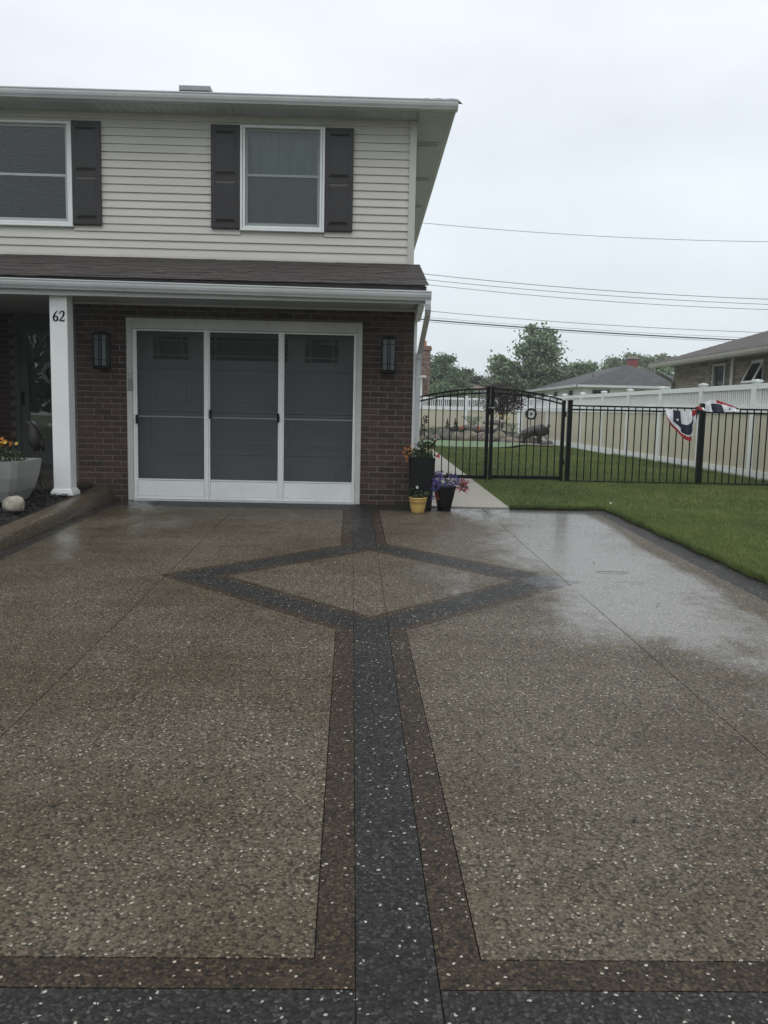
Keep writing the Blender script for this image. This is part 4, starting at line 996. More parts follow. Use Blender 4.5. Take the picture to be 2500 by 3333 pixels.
def arcrail(parent, x0, x1, dzz, name='top_rail'):
    n = 14; b = MB(); vs = []
    for i in range(n+1):
        x = x0+(x1-x0)*i/n; z = arc(x)+dzz
        vs += [(x,FY-.013,z-.026),(x,FY+.013,z-.026),(x,FY+.013,z),(x,FY-.013,z)]
    b.add(vs, [(i*4+j, (i+1)*4+j, (i+1)*4+(j+1)%4, i*4+(j+1)%4) for i in range(n) for j in range(4)]+[(3,2,1,0),(n*4,n*4+1,n*4+2,n*4+3)]); b.build(name, M['black'], parent)
gl = link('gate_leaf', None, None, (0,0,0), gate_lab+'left leaf next to the house', 'gate', 'pair of gate leaves')
gr = link('gate_leaf', None, None, (0,0,0), gate_lab+'right leaf with the latch plate', 'gate', 'pair of gate leaves')
post_at(gl, 2.018, 1.615); post_at(gr, 2.095, 1.615)
b = MB(); b.box(.80,.855,FY-.027,FY+.027,.06,1.40); b.build('post', M['black'], gl)
arcrail(gl, .855, 1.99, 0); arcrail(gl, .855, 1.99, -.068, 'second_rail')
MB().box(.855,1.99,FY-.018,FY+.018,.085,.145).build('bottom_rail', M['black'], gl)
for x in (.919,1.038,1.157,1.275,1.393,1.512,1.630,1.748,1.866): picket(gl, x, .14, arc(x)-.004)
b = MB(); b.box(3.262,3.318,FY-.027,FY+.027,.07,1.425); b.build('post', M['black'], gr)
arcrail(gr, 2.123, 3.262, 0); arcrail(gr, 2.123, 3.262, -.068, 'second_rail')
MB().box(2.123,3.262,FY-.018,FY+.018,.095,.155).build('bottom_rail', M['black'], gr)
for x in (2.225,2.342,2.459,2.576,2.694,2.815,2.934,3.053,3.172): picket(gr, x, .15, arc(x)-.004)
b = MB(); b.box(2.03,2.13,FY-.045,FY-.028,1.265,1.285); b.build('latch_bar', M['steel'], gr)
b = MB(); b.bbox(2.04,2.075,FY-.06,FY-.03,1.16,1.28,.006).tube([(2.0,FY-.05,1.28),(1.985,FY-.05,1.25),(1.99,FY-.05,1.22),(2.02,FY-.05,1.21)], .012, 8); b.build('latch', M['black'], gr)
b = MB(); b.tube([(2.066,FY-.035,.62),(2.066,FY-.035,.02)], .007, 8).tube([(2.066,FY-.035,.56),(2.04,FY-.045,.56)], .006, 6); b.build('drop_rod', M['black'], gl)
for z in (.35,1.15):
    b = MB(); b.tube([(3.328,FY-.02,z),(3.328,FY-.02,z+.09)], .012, 8); b.build('hinge', M['black'], gr)
fe = link('picket_fence', None, None, (0,0,0), 'black metal picket fence running right from the gate across the side yard', 'fence')
post_at(fe, 3.398, 1.415, .072); post_at(fe, 5.62, 1.405, .072); post_at(fe, 7.84, 1.405, .072)
for x0, x1 in ((3.434,5.584),(5.656,7.804)):
    for nm, za, zb in (('top_rail',1.325,1.352),('second_rail',1.262,1.289),('bottom_rail',.065,.092)): MB().box(x0,x1,FY-.013,FY+.013,za,zb).build(nm, M['black'], fe)
x = 3.560
while x < 7.75:
    if abs(x-5.62) > .06: picket(fe, x, .05, 1.33)
    x += .1178

# bunting: folded fan flag
def flag(name, pts_grid, colf, label):
    n, m_ = len(pts_grid), len(pts_grid[0]); b = MB()
    vs = [p for r_ in pts_grid for p in r_]; b.add(vs, [])
    for i in range(n-1):
        for j in range(m_-1):
            b.f.append((i*m_+j, i*m_+j+1, (i+1)*m_+j+1, (i+1)*m_+j)); b.m.append(colf(i/(n-1), j/(m_-1))); b.sm.append(True)
    o = b.build(name, [M['flagwhite'], M['flagred'], M['flagblue']], None, label=label, cat='bunting', group='patriotic bunting on the black fence')
    return o
def fan(top, rim_top):      # u along the top, v from top edge to the rim
    nu, nv = 60, 26; g_ = []
    for i in range(nu+1):
        u = i/nu; a = Vector(top(u)); c_ = Vector(rim_top(u)); row = []
        for j in range(nv+1):
            v = j/nv; p = a.lerp(c_, v); p.y += .020*math.sin(u*34)*(.3+.7*v)+.012*math.sin(u*13+v*4); row.append(tuple(p))
        g_.append(row)
    return g_
def top1(u): return (4.98+.60*u, FY-.035, 1.34 - .05*math.sin(math.pi*u))
def rim1(u):
    P = catm([(4.99,1.29),(5.03,1.13),(5.15,1.00),(5.27,.88),(5.38,.80),(5.46,.81),(5.47,.98),(5.50,1.12),(5.56,1.27)], 6); i = min(len(P)-1, int(u*(len(P)-1))); t = u*(len(P)-1)-i
    q = P[min(i+1,len(P)-1)]; return (P[i][0]+(q[0]-P[i][0])*t, FY-.05, P[i][1]+(q[1]-P[i][1])*t)
def col1(u, v):
    if v > .84 and u < .62: return 1
    if .22 < u < .42 and v < .62: return 2
    if .40 <= u < .80 and .45 < v < .80: return 2
    if .74 < u < .88 and v < .40: return 1
    if u >= .88 : return 2
    return 0
fl = flag('bunting_flag', fan(top1, rim1), col1, 'red white and navy bunting drooping against the pickets left of the post')
b = MB(); vs = []
for i in range(10):
    t_ = math.pi/2+i*math.pi/5; r_ = .030 if i % 2 == 0 else .012; vs.append((5.185+r_*math.cos(t_), FY-.085, 1.14+r_*math.sin(t_)))
b.add(vs+[(5.185,FY-.087,1.14)], [(i,(i+1)%10,10) for i in range(10)]); b.build('star', M['flagwhite'], fl)
def top2(u): return (5.56+.62*u, FY+.06, 1.37+.10*math.sin(math.pi*min(1,u*1.1))*(1-.3*u))
def rim2(u): return (5.58+.98*u*.85, FY-.05, 1.30+.03*math.sin(u*3)+.0*u)
def crest(u): 
    P = catm([(5.49,1.35),(5.60,1.40),(5.72,1.465),(5.83,1.49),(5.95,1.455),(6.10,1.405),(6.24,1.355)], 6); i = min(len(P)-1, int(u*(len(P)-1))); t = u*(len(P)-1)-i
    q = P[min(i+1,len(P)-1)]; return (P[i][0]+(q[0]-P[i][0])*t, FY+.0, P[i][1]+(q[1]-P[i][1])*t)
def low(u): return (5.52+.72*u, FY-.045, 1.335-.045*math.sin(math.pi*u)-.01)
def col2(u, v):
    if v < .24 and u > .50: return 1
    if u < .12: return 1
    if .36 < u < .62 and v > .30: return 2
    return 0
flag('bunting_flag', fan(crest, low), col2, 'red white and navy bunting flopped over the top rail right of the post')

# ================================================================== white vinyl fences
def vinyl_fence(label, p_at, n_sec, L_, open_top=True, zb=.05, group=None):
    """p_at(s) -> (x, y); sections of length L_; spindles joined per section, boards as parts"""
    t = link('privacy_fence', None, None, (0,0,0), label, 'fence', group)
    def loc(s, off, z): 
        x, y = p_at(s); x2, y2 = p_at(s+.01); d = Vector((x2-x, y2-y)).normalized(); return (x - d.y*off, y + d.x*off, z)
    def bar(b, s0, s1, o0, o1, z0, z1, mi=0):
        v = [loc(s0,o0,z0),loc(s1,o0,z0),loc(s1,o1,z0),loc(s0,o1,z0),loc(s0,o0,z1),loc(s1,o0,z1),loc(s1,o1,z1),loc(s0,o1,z1)]
        b.add(v, [(3,2,1,0),(4,5,6,7),(0,1,5,4),(1,2,6,5),(2,3,7,6),(3,0,4,7)], mi)
    for k_ in range(n_sec+1):
        s = k_*L_; b = MB(); w = .064; bar(b, s-w, s+w, -w, w, zb-.1, 1.855)
        po = b.build('post', M['vinyl'], t)
        b = MB(); bar(b, s-.085, s+.085, -.085, .085, 1.855, 1.875); bar(b, s-.072, s+.072, -.072, .072, 1.875, 1.890)
        a_ = [loc(s-.072,-.072,1.89),loc(s+.072,-.072,1.89),loc(s+.072,.072,1.89),loc(s-.072,.072,1.89),loc(s,0,1.905)]; b.add(a_, [(0,1,4),(1,2,4),(2,3,4),(3,0,4)])
        b.build('cap', M['vinyl'], po)
        if k_ == n_sec: break
        s0, s1 = s+w, s+L_-w
        for nm, z0, z1, o in (('top_rail',1.725,1.825,.030),('middle_rail',1.27,1.425,.036),('bottom_rail',zb+.0,zb+.19,.036)):
            b = MB(); bar(b, s0, s1, -o, o, z0, z1); b.build(nm, M['vinyl'], t)
        if open_top:
            nsp = 26; sp = MB()
            for i in range(nsp):
                c_ = s0+(s1-s0)*(i+.5)/nsp; bar(sp, c_-.019, c_+.019, -.008, .008, 1.42, 1.73)
            sp.build('spindle', M['vinyl'], t, kind='stuff')
        b = MB(); nb = 14
        for i in range(nb):
            a, c_ = s0+(s1-s0)*i/nb, s0+(s1-s0)*(i+1)/nb
            bb = MB(); bar(bb, a+.0008, c_-.0008, -.012, .012, zb+.18, 1.28); bb.build('board', M['almond'], t)
    return t
side_p = lambda s: (7.13 - .011*(s+13.15-15), 13.15+s)
vinyl_fence('long white and tan vinyl fence running back along the right side of the yard', side_p, 10, 2.425)
xb_, yb_ = side_p(24.25)
back_p = lambda s: (xb_-.0-s, 38.6)
vinyl_fence('white and tan vinyl fence closing the far end of the yard behind the rockery', back_p, 4, 2.40)
side2 = lambda s: (6.85, 37.42+s*.5)

# ================================================================== back garden
def bed():
    b = MB(); nx, ny = 40, 14
    vs = []
    for j in range(ny+1):
        for i in range(nx+1):
            x = 1.9+4.9*i/nx; y = 31.3+7*j/ny; vs.append((x, y, .12+.36*sst(31.3,33.5,y)*min(1, 4*(i/nx)*(1-i/nx)+.2)+random.uniform(-.03,.03)))
    b.add(vs, [(j*(nx+1)+i, j*(nx+1)+i+1, (j+1)*(nx+1)+i+1, (j+1)*(nx+1)+i) for j in range(ny) for i in range(nx)], 0, True)
    b.build('rock_garden_soil', M['soil'], kind='structure')
bed()
M['rock_a'] = paint('tan_boulder', (.215,.19,.145), .8, .3, 5, bump=.8, dirt=(.10,.085,.07), dirt_amt=.8)
M['rock_b'] = paint('grey_boulder', (.13,.12,.11), .8, .3, 5, bump=.8, dirt=(.05,.045,.04), dirt_amt=.8)
M['rock_c'] = paint('pale_flat_stone', (.30,.28,.24), .8, .2, 5, dirt=(.2,.18,.15), dirt_amt=.5)
RK = [(2.15,31.1,.22,.30,.24,'a','small tan boulder at the left end of the rockery edging'),(2.52,31.0,.22,.26,.20,'b','low grey boulder second from the left in the rockery edging'),(2.90,31.2,.26,.3,.34,'b','tall grey boulder under the two small conifers'),
      (3.30,31.0,.25,.28,.27,'a','rounded tan boulder third along the front rockery row'),(3.72,31.0,.26,.28,.30,'a','large tan boulder seen between gate pickets left of the meeting posts'),(4.10,31.1,.20,.25,.22,'b','grey boulder just left of the gate meeting posts'),
      (4.45,31.0,.22,.25,.27,'a','tan boulder hidden behind the gate meeting posts'),(4.90,31.1,.30,.3,.30,'a','broad tan boulder right of the gate meeting posts'),(5.25,30.6,.28,.25,.19,'a','low flat tan boulder in front of the lily plants'),
      (4.95,30.5,.16,.2,.13,'b','small grey boulder at the foot of the broad tan one'),(5.55,31.2,.20,.25,.25,'b','grey boulder behind the bison statue'),(6.2,29.0,.20,.2,.14,'b','low grey boulder at the right under the bison head'),
      (3.95,32.0,.34,.3,.20,'c','pale flat stone topping the rockery left of the gate posts'),(4.85,32.0,.42,.3,.13,'c','long pale flat stone topping the rockery right of the gate posts'),(4.0,32.8,.40,.35,.28,'b','large dark rounded boulder behind the pale flat stone'),
      (4.55,32.8,.22,.3,.26,'b','dark boulder beside the waterfall stones'),(5.0,33.2,.32,.25,.14,'b','dark ledge stone in the middle of the waterfall'),(4.75,33.6,.16,.2,.14,'c','pale stone at the top left of the waterfall'),(5.35,33.6,.18,.2,.13,'c','pale stone at the top right of the waterfall'),(5.15,33.0,.18,.2,.2,'b','dark wet stone below the waterfall lip')]
RK += [(2.33,31.5,.18,.2,.20,'b','small dark boulder wedged behind the left end of the rockery'),(2.72,31.6,.2,.2,.24,'a','tan stone peeking out behind the second boulder'),(3.12,31.5,.2,.2,.26,'b','dark stone between the tall grey and the rounded tan boulder'),(3.52,31.5,.2,.2,.24,'b','dark stone wedged left of the large tan boulder'),(3.92,31.4,.18,.2,.26,'a','tan stone right behind the large tan boulder'),(4.28,31.5,.2,.2,.25,'a','angular tan stone left of the gate posts in the second row'),(4.68,31.5,.2,.2,.24,'b','dark stone between the posts and the broad tan boulder'),(5.18,31.6,.22,.2,.24,'b','dark stone behind the low flat tan boulder'),(5.75,30.9,.24,.2,.16,'a','low tan boulder below the bison belly')]
for i, (x, y, sx, sy, sz, k_, lab) in enumerate(RK):
    sx *= 1.15
    zb_ = .10 + .34*sst(31.3,33.5,y) if y > 31.3 else .10
    if y > 33.1: zb_ += .30
    rock('boulder', (x, y, zb_+sz*.45), sx, sy, sz, 20+i, M['rock_'+k_], label=lab, cat='boulder', group='boulders of the rockery')
# gravel scatter in front of the rocks
n = 900; Xg = RNG.uniform(4.3,6.3,n); Yg = 30.0+RNG.normal(0,.25,n)-(Xg-4.3)*.55; b = MB()
V = np.zeros((n,4,3)); s_ = RNG.uniform(.02,.05,n)
for q,(a,c_,z) in enumerate(((-1,-.6,.0),(1,-.6,0),(.2,1,0),(0,0,1))): V[:,q,0] = Xg+s_*a; V[:,q,1] = Yg+s_*c_; V[:,q,2] = .135+s_*z*.8
F = (np.arange(n)[:,None,None]*4+np.array([[0,1,3],[1,2,3],[2,0,3]])[None]).reshape(-1,3)
link('gravel', np_mesh('gravel', V.reshape(-1,3), F, M['rock_c']), kind='stuff', label='scatter of pale gravel along the front of the rockery', cat='gravel')

def plant(name, loc, label, cat, cen, size, mat, stem=True, group=None, flowers=None, aspect=.5, h_=.3):
    t = thing(name, loc, label, cat, group)
    cloud('foliage', cen, size, mat, t, aspect=aspect)
    if stem: MB().tube([(0,0,-.05),(.01,0,h_*.5),(0,0,h_)], [.015,.010,.004], 6).build('stem', M['bark'], t)
    for nm, mt, pts, rad in (flowers or ()):
        for p in pts: bb = MB(); blossom_mesh([p], rad, 0, bb); bb.build(nm, M[mt], t)
    return t
def cone(n, r_, h_): 
    z = RNG.uniform(0,1,n)**1.3; a = RNG.uniform(0,6.28,n); q = r_*(1-z)*RNG.uniform(.5,1,n); return np.stack([q*np.cos(a), q*np.sin(a), z*h_], 1)
plant('dwarf_conifer', (3.10,32.6,.45), 'small dark pointed conifer at the left of the rockery', 'shrub', np.concatenate([cone(260,.16,.46), blob(120,0,0,.08,.2,.16,.1)]), .06, M['conifer'], h_=.4)
plant('dwarf_conifer', (3.40,32.6,.45), 'dark forked conifer between the small conifer and the coral flowers', 'shrub', np.concatenate([cone(240,.13,.50), blob(160,.02,0,.1,.2,.16,.12), cone(80,.05,.48)+np.array([.07,0,0])]), .06, M['conifer'], h_=.4)
def spray(n, r_, h_):
    a = RNG.uniform(0,6.28,n); t_ = RNG.uniform(0,1,n); rr = RNG.uniform(.3,1,n)*r_; return np.stack([np.cos(a)*rr*t_, np.sin(a)*rr*t_, h_*(t_*1.5-t_**2*.6)], 1)
plant('ornamental_grass', (4.15,33.4,.52), 'wide spiky green grass clump on the rockery left of the gate posts', 'plant', spray(700,.55,.55), .14, M['leaf2'], stem=False, aspect=.10)
plant('ornamental_grass', (5.55,32.4,.40), 'loose green shrub beside the bison statue', 'plant', np.concatenate([spray(260,.32,.45), blob(200,0,0,.15,.28,.2,.2)]), .08, M['leaf2'], stem=False, aspect=.3)
plant('flowering_plant', (3.62,32.3,.42), 'low plant with coral red flowers right of the conifers', 'plant', blob(120,0,0,.1,.2,.15,.1), .06, M['potleaf'], flowers=(('coral_flower','coral',[(-.05,-.1,.20),(.0,-.1,.22),(-.09,-.1,.17),(.03,-.1,.18)],.05),('coral_flower','coral',[(.22,-.1,.42),(.26,-.1,.40)],.03)))
plant('flowering_plant', (4.2,31.9,.42), 'coral red flowering plant among the rocks left of the gate posts', 'plant', blob(80,0,0,.08,.16,.12,.08), .06, M['potleaf'], flowers=(('coral_flower','coral',[(-.03,-.1,.18),(.03,-.1,.2),(.0,-.1,.14)],.055),))
plant('lily', (5.35,33.6,.60), 'plant with pale yellow flowers above the waterfall stones', 'plant', blob(140,0,0,.15,.25,.2,.15), .08, M['leaf2'], flowers=(('yellow_flower','yellow',[(-.12,-.15,.50),(-.10,-.15,.46),(.18,-.15,.42),(.20,-.15,.38),(.16,-.15,.30)],.055),), h_=.4)
for i, (x, y, lab) in enumerate(((2.55,32.2,'small green shrub at the left end of the rockery'),(2.20,32.4,'low bushy shrub farthest left on the rockery'),(2.85,32.0,'yellowish low shrub just left of the small conifer'))):
    plant('small_shrub', (x, y, .32), lab, 'shrub', blob(200,0,0,.16,.22,.2,.18,.2), .05, M['leaf2'] if i < 2 else M['leaf3'], h_=.2)
plant('climbing_vine', (1.02,15.0,.05), 'thin dark vine climbing beside the left gate leaf', 'plant', np.concatenate([blob(30,0,0,z_,.06,.05,.07,.2) for z_ in (.45,.6,.72,.85,.95,1.02)]), .05, M['conifer'], h_=1.0)
# golf pin
t = thing('golf_pin', (2.62, 26.8, gz(2.6,26.8)), 'thin white pin with a small dark flag on the putting green', 'pin')
MB().tube([(0,0,0),(0,0,.92)], .008, 6).build('pole', M['white'], t); MB().box(-.012,.012,-.01,.01,.56,.92).build('rolled_flag', M['blackplastic'], t)
# metal flower spinner
t = thing('wind_spinner', (5.78, 30.0, .14), 'dark metal flower wind spinner with a white centre on a pole by the fence', 'garden ornament')
MB().tube([(0,.02,0),(0,.02,1.03)], .012, 8).build('pole', M['black'], t)
for i in range(12):
    a = 2*math.pi*i/12; b = MB(); ca, sa = math.cos(a), math.sin(a)
    def pt(r_, o_, y): return (r_*ca-o_*sa, y, 1.03+r_*sa+o_*ca)
    b.add([pt(.05,0,0), pt(.12,-.052,-.01), pt(.185,-.055,-.02), pt(.222,0,-.03), pt(.185,.055,.0), pt(.12,.052,.01)], [(0,1,2,3),(0,3,4,5)]); b.build('petal', M['blackplastic'], t)
for i in range(16):
    a = 2*math.pi*i/16; b = MB(); ca, sa = math.cos(a), math.sin(a)
    b.add([(.03*ca,-.035,1.03+.03*sa), (.125*ca-.016*sa,-.045,1.03+.125*sa+.016*ca), (.14*ca,-.047,1.03+.14*sa), (.125*ca+.016*sa,-.045,1.03+.125*sa-.016*ca)], [(0,1,2,3)]); b.build('centre_ray', M['white'], t)
bb = MB(); bb.add([(0,-.012,1.03)]+[(.15*math.cos(2*math.pi*i/24),-.010,1.03+.15*math.sin(2*math.pi*i/24)) for i in range(24)], [(0,1+i,1+(i+1)%24) for i in range(24)]); bb.build('disc', M['blackplastic'], t)
MB().tube([(0,-.05,1.03),(0,0,1.03)], .022, 12).build('hub', M['blackplastic'], t)
# bison statue: skinned body
def skinned(name, verts, edges, radii, mat, parent, sub=2):
    me = bpy.data.meshes.new(name); me.from_pydata(verts, edges, []); o = bpy.data.objects.new(name, me); C.objects.link(o)
    md = o.modifiers.new('skin', 'SKIN'); sv = me.skin_vertices[0].data if me.skin_vertices else None
    if sv is None: 
        bpy.context.view_layer.objects.active = o
    for i, r_ in enumerate(radii): me.skin_vertices[0].data[i].radius = (r_ if isinstance(r_, tuple) else (r_, r_))
    me.skin_vertices[0].data[0].use_root = True
    s_ = o.modifiers.new('sub', 'SUBSURF'); s_.levels = sub; s_.render_levels = sub
    bpy.context.view_layer.update(); dg = bpy.context.evaluated_depsgraph_get(); me2 = bpy.data.meshes.new_from_object(o.evaluated_get(dg))
    bpy.data.objects.remove(o); me2.materials.clear(); me2.materials.append(mat)
    for p in me2.polygons: p.use_smooth = True
    return link(name, me2, parent)
t = thing('bison_statue', (5.62, 28.5, .16), 'dark bronze bison statue standing on the lawn in front of the rockery', 'statue')
bv = [(-.30,0,.40),(-.12,0,.42),(.06,0,.46),(.19,0,.50),(.29,0,.45),(.42,0,.47),(.50,0,.35),(-.38,0,.37)]
be = [(0,1),(1,2),(2,3),(3,4),(4,5),(5,6),(0,7)]; br = [(.17,.18),(.17,.18),(.19,.20),(.21,.22),(.17,.17),(.13,.13),(.08,.08),(.09,.10)]
for sy in (-1,1):
    o = len(bv); bv += [(-.31,sy*.085,.26),(-.34,sy*.085,.14),(-.31,sy*.085,.015)]; be += [(0,o),(o,o+1),(o+1,o+2)]; br += [.10,.052,.042]
    o = len(bv); bv += [(.17,sy*.09,.26),(.18,sy*.09,.14),(.175,sy*.09,.015)]; be += [(3,o),(o,o+1),(o+1,o+2)]; br += [.10,.055,.042]
o = len(bv); bv += [(.33,0,.28)]; be += [(4,o)]; br += [.06]
skinned('body', bv, be, br, M['bronze'], t)
for sy in (-1,1):
    b = MB(); b.tube([(.44,sy*.08,.56),(.46,sy*.15,.58),(.49,sy*.165,.63),(.50,sy*.14,.69)], [.026,.022,.016,.005], 8); b.build('horn', M['bronze'], t)
    b = MB(); b.tube([(.37,sy*.09,.55),(.34,sy*.17,.57)], [.026,.006], 6); b.build('ear', M['bronze'], t)
b = MB(); b.tube([(-.38,0,.38),(-.43,0,.34),(-.435,0,.24),(-.43,0,.17)], [.014,.010,.009,.018], 6); b.build('tail', M['bronze'], t)
b = MB(); V, F = leaves_np(np.concatenate([blob(380,.24,0,.50,.20,.17,.17,.85), blob(140,.42,0,.28,.07,.06,.12,.5)]), .055, aspect=.3); link('mane', np_mesh('mane', V, F, M['bronze']), t)

# ================================================================== trees
def tree(name, base, label, cat, lobes, leaf, mat, dens=1.0, trunk_r=.18, group=None, size=.2):
    """lobes: (dx, dy, z, rx, ry, rz); leaf clusters spread over each lobe's shell with gaps"""
    t = thing(name, base, label, cat, group)
    cen = []; tips = []
    for (x, y, z, rx, ry, rz) in lobes:
        vol = (rx*ry*rz)**(1/3); nc = max(6, int(46*dens*vol**1.6))
        d = RNG.normal(size=(nc,3)); d /= np.linalg.norm(d, axis=1)[:,None]; r_ = RNG.uniform(.25,1.0,nc)**.55
        cc = np.stack([x+d[:,0]*rx*r_, y+d[:,1]*ry*r_, z+d[:,2]*rz*r_], 1)
        for c_ in cc:
            k_ = int(leaf*RNG.uniform(.5,1.4)); q = RNG.uniform(.16,.42)*min(1.3, vol**.5+.3)
            dd = RNG.normal(size=(k_,3))*np.array([q*.75,q*.75,q*.42]); cen.append(c_+dd)
        tips += [tuple(c_) for c_ in cc[:max(3,nc//7)]]
    cen = np.concatenate(cen); cloud('crown', cen, size, mat, t, aspect=.6)
    b = MB(); zt = max(l[2] for l in lobes); b.tube([(0,0,-.2),(.05,0,zt*.3),(.0,.05,zt*.6),(.05,0,zt*.95)], [trunk_r,trunk_r*.8,trunk_r*.5,trunk_r*.12], 8)
    for tp in tips:
        z0 = min(tp[2]*.75, zt*.8); m_ = (tp[0]*.5, tp[1]*.5, (z0+tp[2])/2+.1); b.tube([(0,0,z0*.75),m_,tp], [trunk_r*.3,trunk_r*.18,.012], 5)
    b.build('trunk', M['bark'], t)
    return t
tree('leafy_tree', (10.7,55,0), 'tall loose leafy tree rising above the grey roofed house', 'tree',
     [(.3,0,5.9,1.0,1.0,.65),(-.2,0,5.1,1.1,1.0,.6),(.9,0,5.0,.8,.9,.7),(.3,0,4.1,1.5,1.4,.7),(-1.9,0,4.0,.8,1,.45),(-1.3,0,3.2,1.3,1.2,.7),(1.7,0,3.6,1.4,1.2,.7),(3.0,0,3.9,.9,1,.5),(.2,0,2.6,2.4,1.6,.9),(2.3,0,2.7,1.6,1.3,.7),(-2.4,0,4.55,.42,.5,.15),(-2.0,0,4.25,.5,.5,.2),(3.4,0,4.25,.5,.5,.16),(.9,0,6.35,.3,.3,.2),(-.3,0,6.45,.25,.3,.2)], 34, M['leaf2'], 1.05, .22, size=.23)
tree('leafy_tree', (5.3,60,0), 'round dense green tree beside the distant brick chimney', 'tree', [(-.3,0,3.6,1.1,1.1,1.15),(.7,0,3.2,.9,1,.9),(-.9,0,2.4,.9,1,.9),(.2,0,2.0,1.5,1.2,.9),(1.4,0,2.2,.7,.8,.8),(.0,0,4.7,.5,.5,.3)], 60, M['leaf'], 2.0, .2, size=.19)
tree('spruce_tree', (9.0,75,0), 'small dark spruce seen over the left gate leaf', 'tree', [(-.3,0,4.2,.35,.4,.75),(-.3,0,3.1,.65,.6,.8),(-.3,0,2.1,.9,.8,.8)], 50, M['conifer'], 2.4, .15, size=.22)
tree('spruce_tree', (9.95,76,0), 'lower dark spruce right of the pointed one', 'tree', [(0,0,3.7,.45,.4,.6),(0,0,2.8,.75,.6,.8),(0,0,2.0,.95,.8,.8)], 50, M['conifer'], 2.4, .15, size=.22)
tree('leafy_tree', (11.6,72,0), 'pale green hazy tree behind the meeting gate posts', 'tree', [(0,0,4.2,1.0,1,.9),(-.6,0,3.3,1.1,1,.9),(.9,0,3.3,1,1,.9),(0,0,2.3,1.7,1.2,.9)], 50, M['leaf3'], 1.4, .18, size=.24)
tree('leafy_tree', (7.4,78,0), 'distant low tree between the round tree and the spruces', 'tree', [(0,0,3.0,1.2,1,.9),(-.4,0,2.3,1.3,1,.8)], 50, M['leaf2'], 1.4, .18, size=.25)
tree('leafy_tree', (24.2,82,0), 'hazy pale tree behind the red chimney of the grey roofed house', 'tree', [(-.6,0,5.7,1.0,1,.9),(1.0,0,6.2,.9,1,.7),(-1.4,0,4.9,.9,1,.6),(.4,0,5.0,1.8,1.3,.9),(2.0,0,5.0,.9,1,.8),(.6,0,3.8,2.3,1.6,1.0)], 50, M['leaf3'], 1.1, .2, size=.24)
tree('leafy_tree', (28.2,84,0), 'thin hazy tree just left of the buff brick house roof', 'tree', [(-1.0,0,6.3,.7,.7,.7),(.5,0,6.6,.8,.8,.6),(1.6,0,6.2,.7,.7,.6),(0,0,5.2,1.8,1.2,.7),(-.4,0,4.2,2.0,1.2,.8)], 45, M['leaf3'], .9, .2, size=.24)
tree('leafy_tree', (20.6,62,0), 'green tree in the gap between the two neighbouring houses', 'tree', [(-.6,0,3.9,.9,.8,.7),(.5,0,4.3,.9,.8,.6),(0,0,3.0,1.6,.9,.8)], 50, M['leaf2'], 1.2, .12, size=.2)
tree('hedge_tree', (2.6,52,0), 'broad green tree low behind the far fence', 'tree', [(0,0,1.8,1.8,1.2,1.1),(1.6,0,1.9,1.5,1.2,.9),(3.2,0,1.6,1.4,1.2,.8)], 50, M['leaf'], 1.6, .15, size=.18)
# across the street, behind the viewer (seen only mirrored in glass and wet ground)
cen = np.concatenate([blob(2600, x, -34+random.uniform(-3,3), z, rx, 3, rz, .6) for x, z, rx, rz in ((-26,4.2,7,4.2),(-15,3.6,6,3.6),(-5,4.6,6,4.6),(6,3.6,6,3.4),(17,4.6,7,4.6),(29,4,7,4))])
V, F = leaves_np(cen, .8, aspect=.8); link('distant_trees', np_mesh('distant_trees', V, F, M['leaf']), kind='stuff', label='dark belt of trees across the street mirrored in the door glass', cat='trees')
# burgundy maple
tree('japanese_maple', (5.45,34.4,.4), 'dark burgundy weeping maple behind the right gate leaf', 'tree', [(-.15,0,1.55,.40,.4,.24),(.30,0,1.30,.34,.35,.26),(-.38,0,1.15,.26,.3,.34),(.05,0,1.0,.46,.4,.24),(.0,0,1.88,.22,.25,.14),(.35,0,1.78,.16,.2,.10),(.58,0,1.18,.16,.2,.26),(.52,0,1.55,.12,.15,.16),(-.45,0,1.75,.10,.15,.12)], 24, M['maple'], 3.4, .05, size=.085)

# ================================================================== neighbouring houses
def win_simple(parent, x0, x1, y, z0, z1, face='Y'):
    pass
# far house with brick chimney, left behind the back fence
nh = thing('far_house', (-.5,45,0), 'white sided house with grey roof edge and brick chimney beyond the back fence', 'house')
def N(b, name, mats, parent, **kw):
    o = b.build(name, mats, None, **kw); o.parent = parent; o.location = -world_loc(parent); return o
N(MB().box(-6,2.90,45,54,0,2.95), 'wall', M['vinyl'], nh)
b, _, _ = hip_roof('r', -6.4, 3.02, 44.7, 54.3, 3.02, .45, None); N(b, 'roof', M['roofgrey'], nh)
N(MB().box(-6.4,3.07,44.62,44.72,2.92,3.03), 'gutter', M['alu'], nh)
b = MB(); b.box(2.88,3.36,46,46.9,0,4.50)
ch = N(b, 'chimney', M['mortar'], nh)
st = MB()
for k_ in range(62):
    z = .3+k_*.0722
    if z > 4.42: break
    for q in range(3):
        x0 = 2.885+q*.16+(.06 if k_ % 2 else 0); x1 = min(x0+.15, 3.365); st.box(x0, x1, 45.99, 46.0, z, z+.061)
    for q in range(4): st.box(3.36, 3.37, 46.0+q*.22+(.1 if k_ % 2 else 0), min(46.9, 46.0+q*.22+.21+(.1 if k_ % 2 else 0)), z, z+.061)
N(st, 'chimney_bricks', M['oldbrick'], nh, kind='stuff')
b = MB(); b.box(2.84,3.42,45.94,46.96,4.42,4.56).box(2.87,3.39,45.97,46.93,4.56,4.64); N(b, 'chimney_crown', M['oldbrick'], nh)
b = MB(); b.box(2.99,3.16,46.3,46.6,4.64,4.93); N(b, 'flue', M['terracotta'], nh)
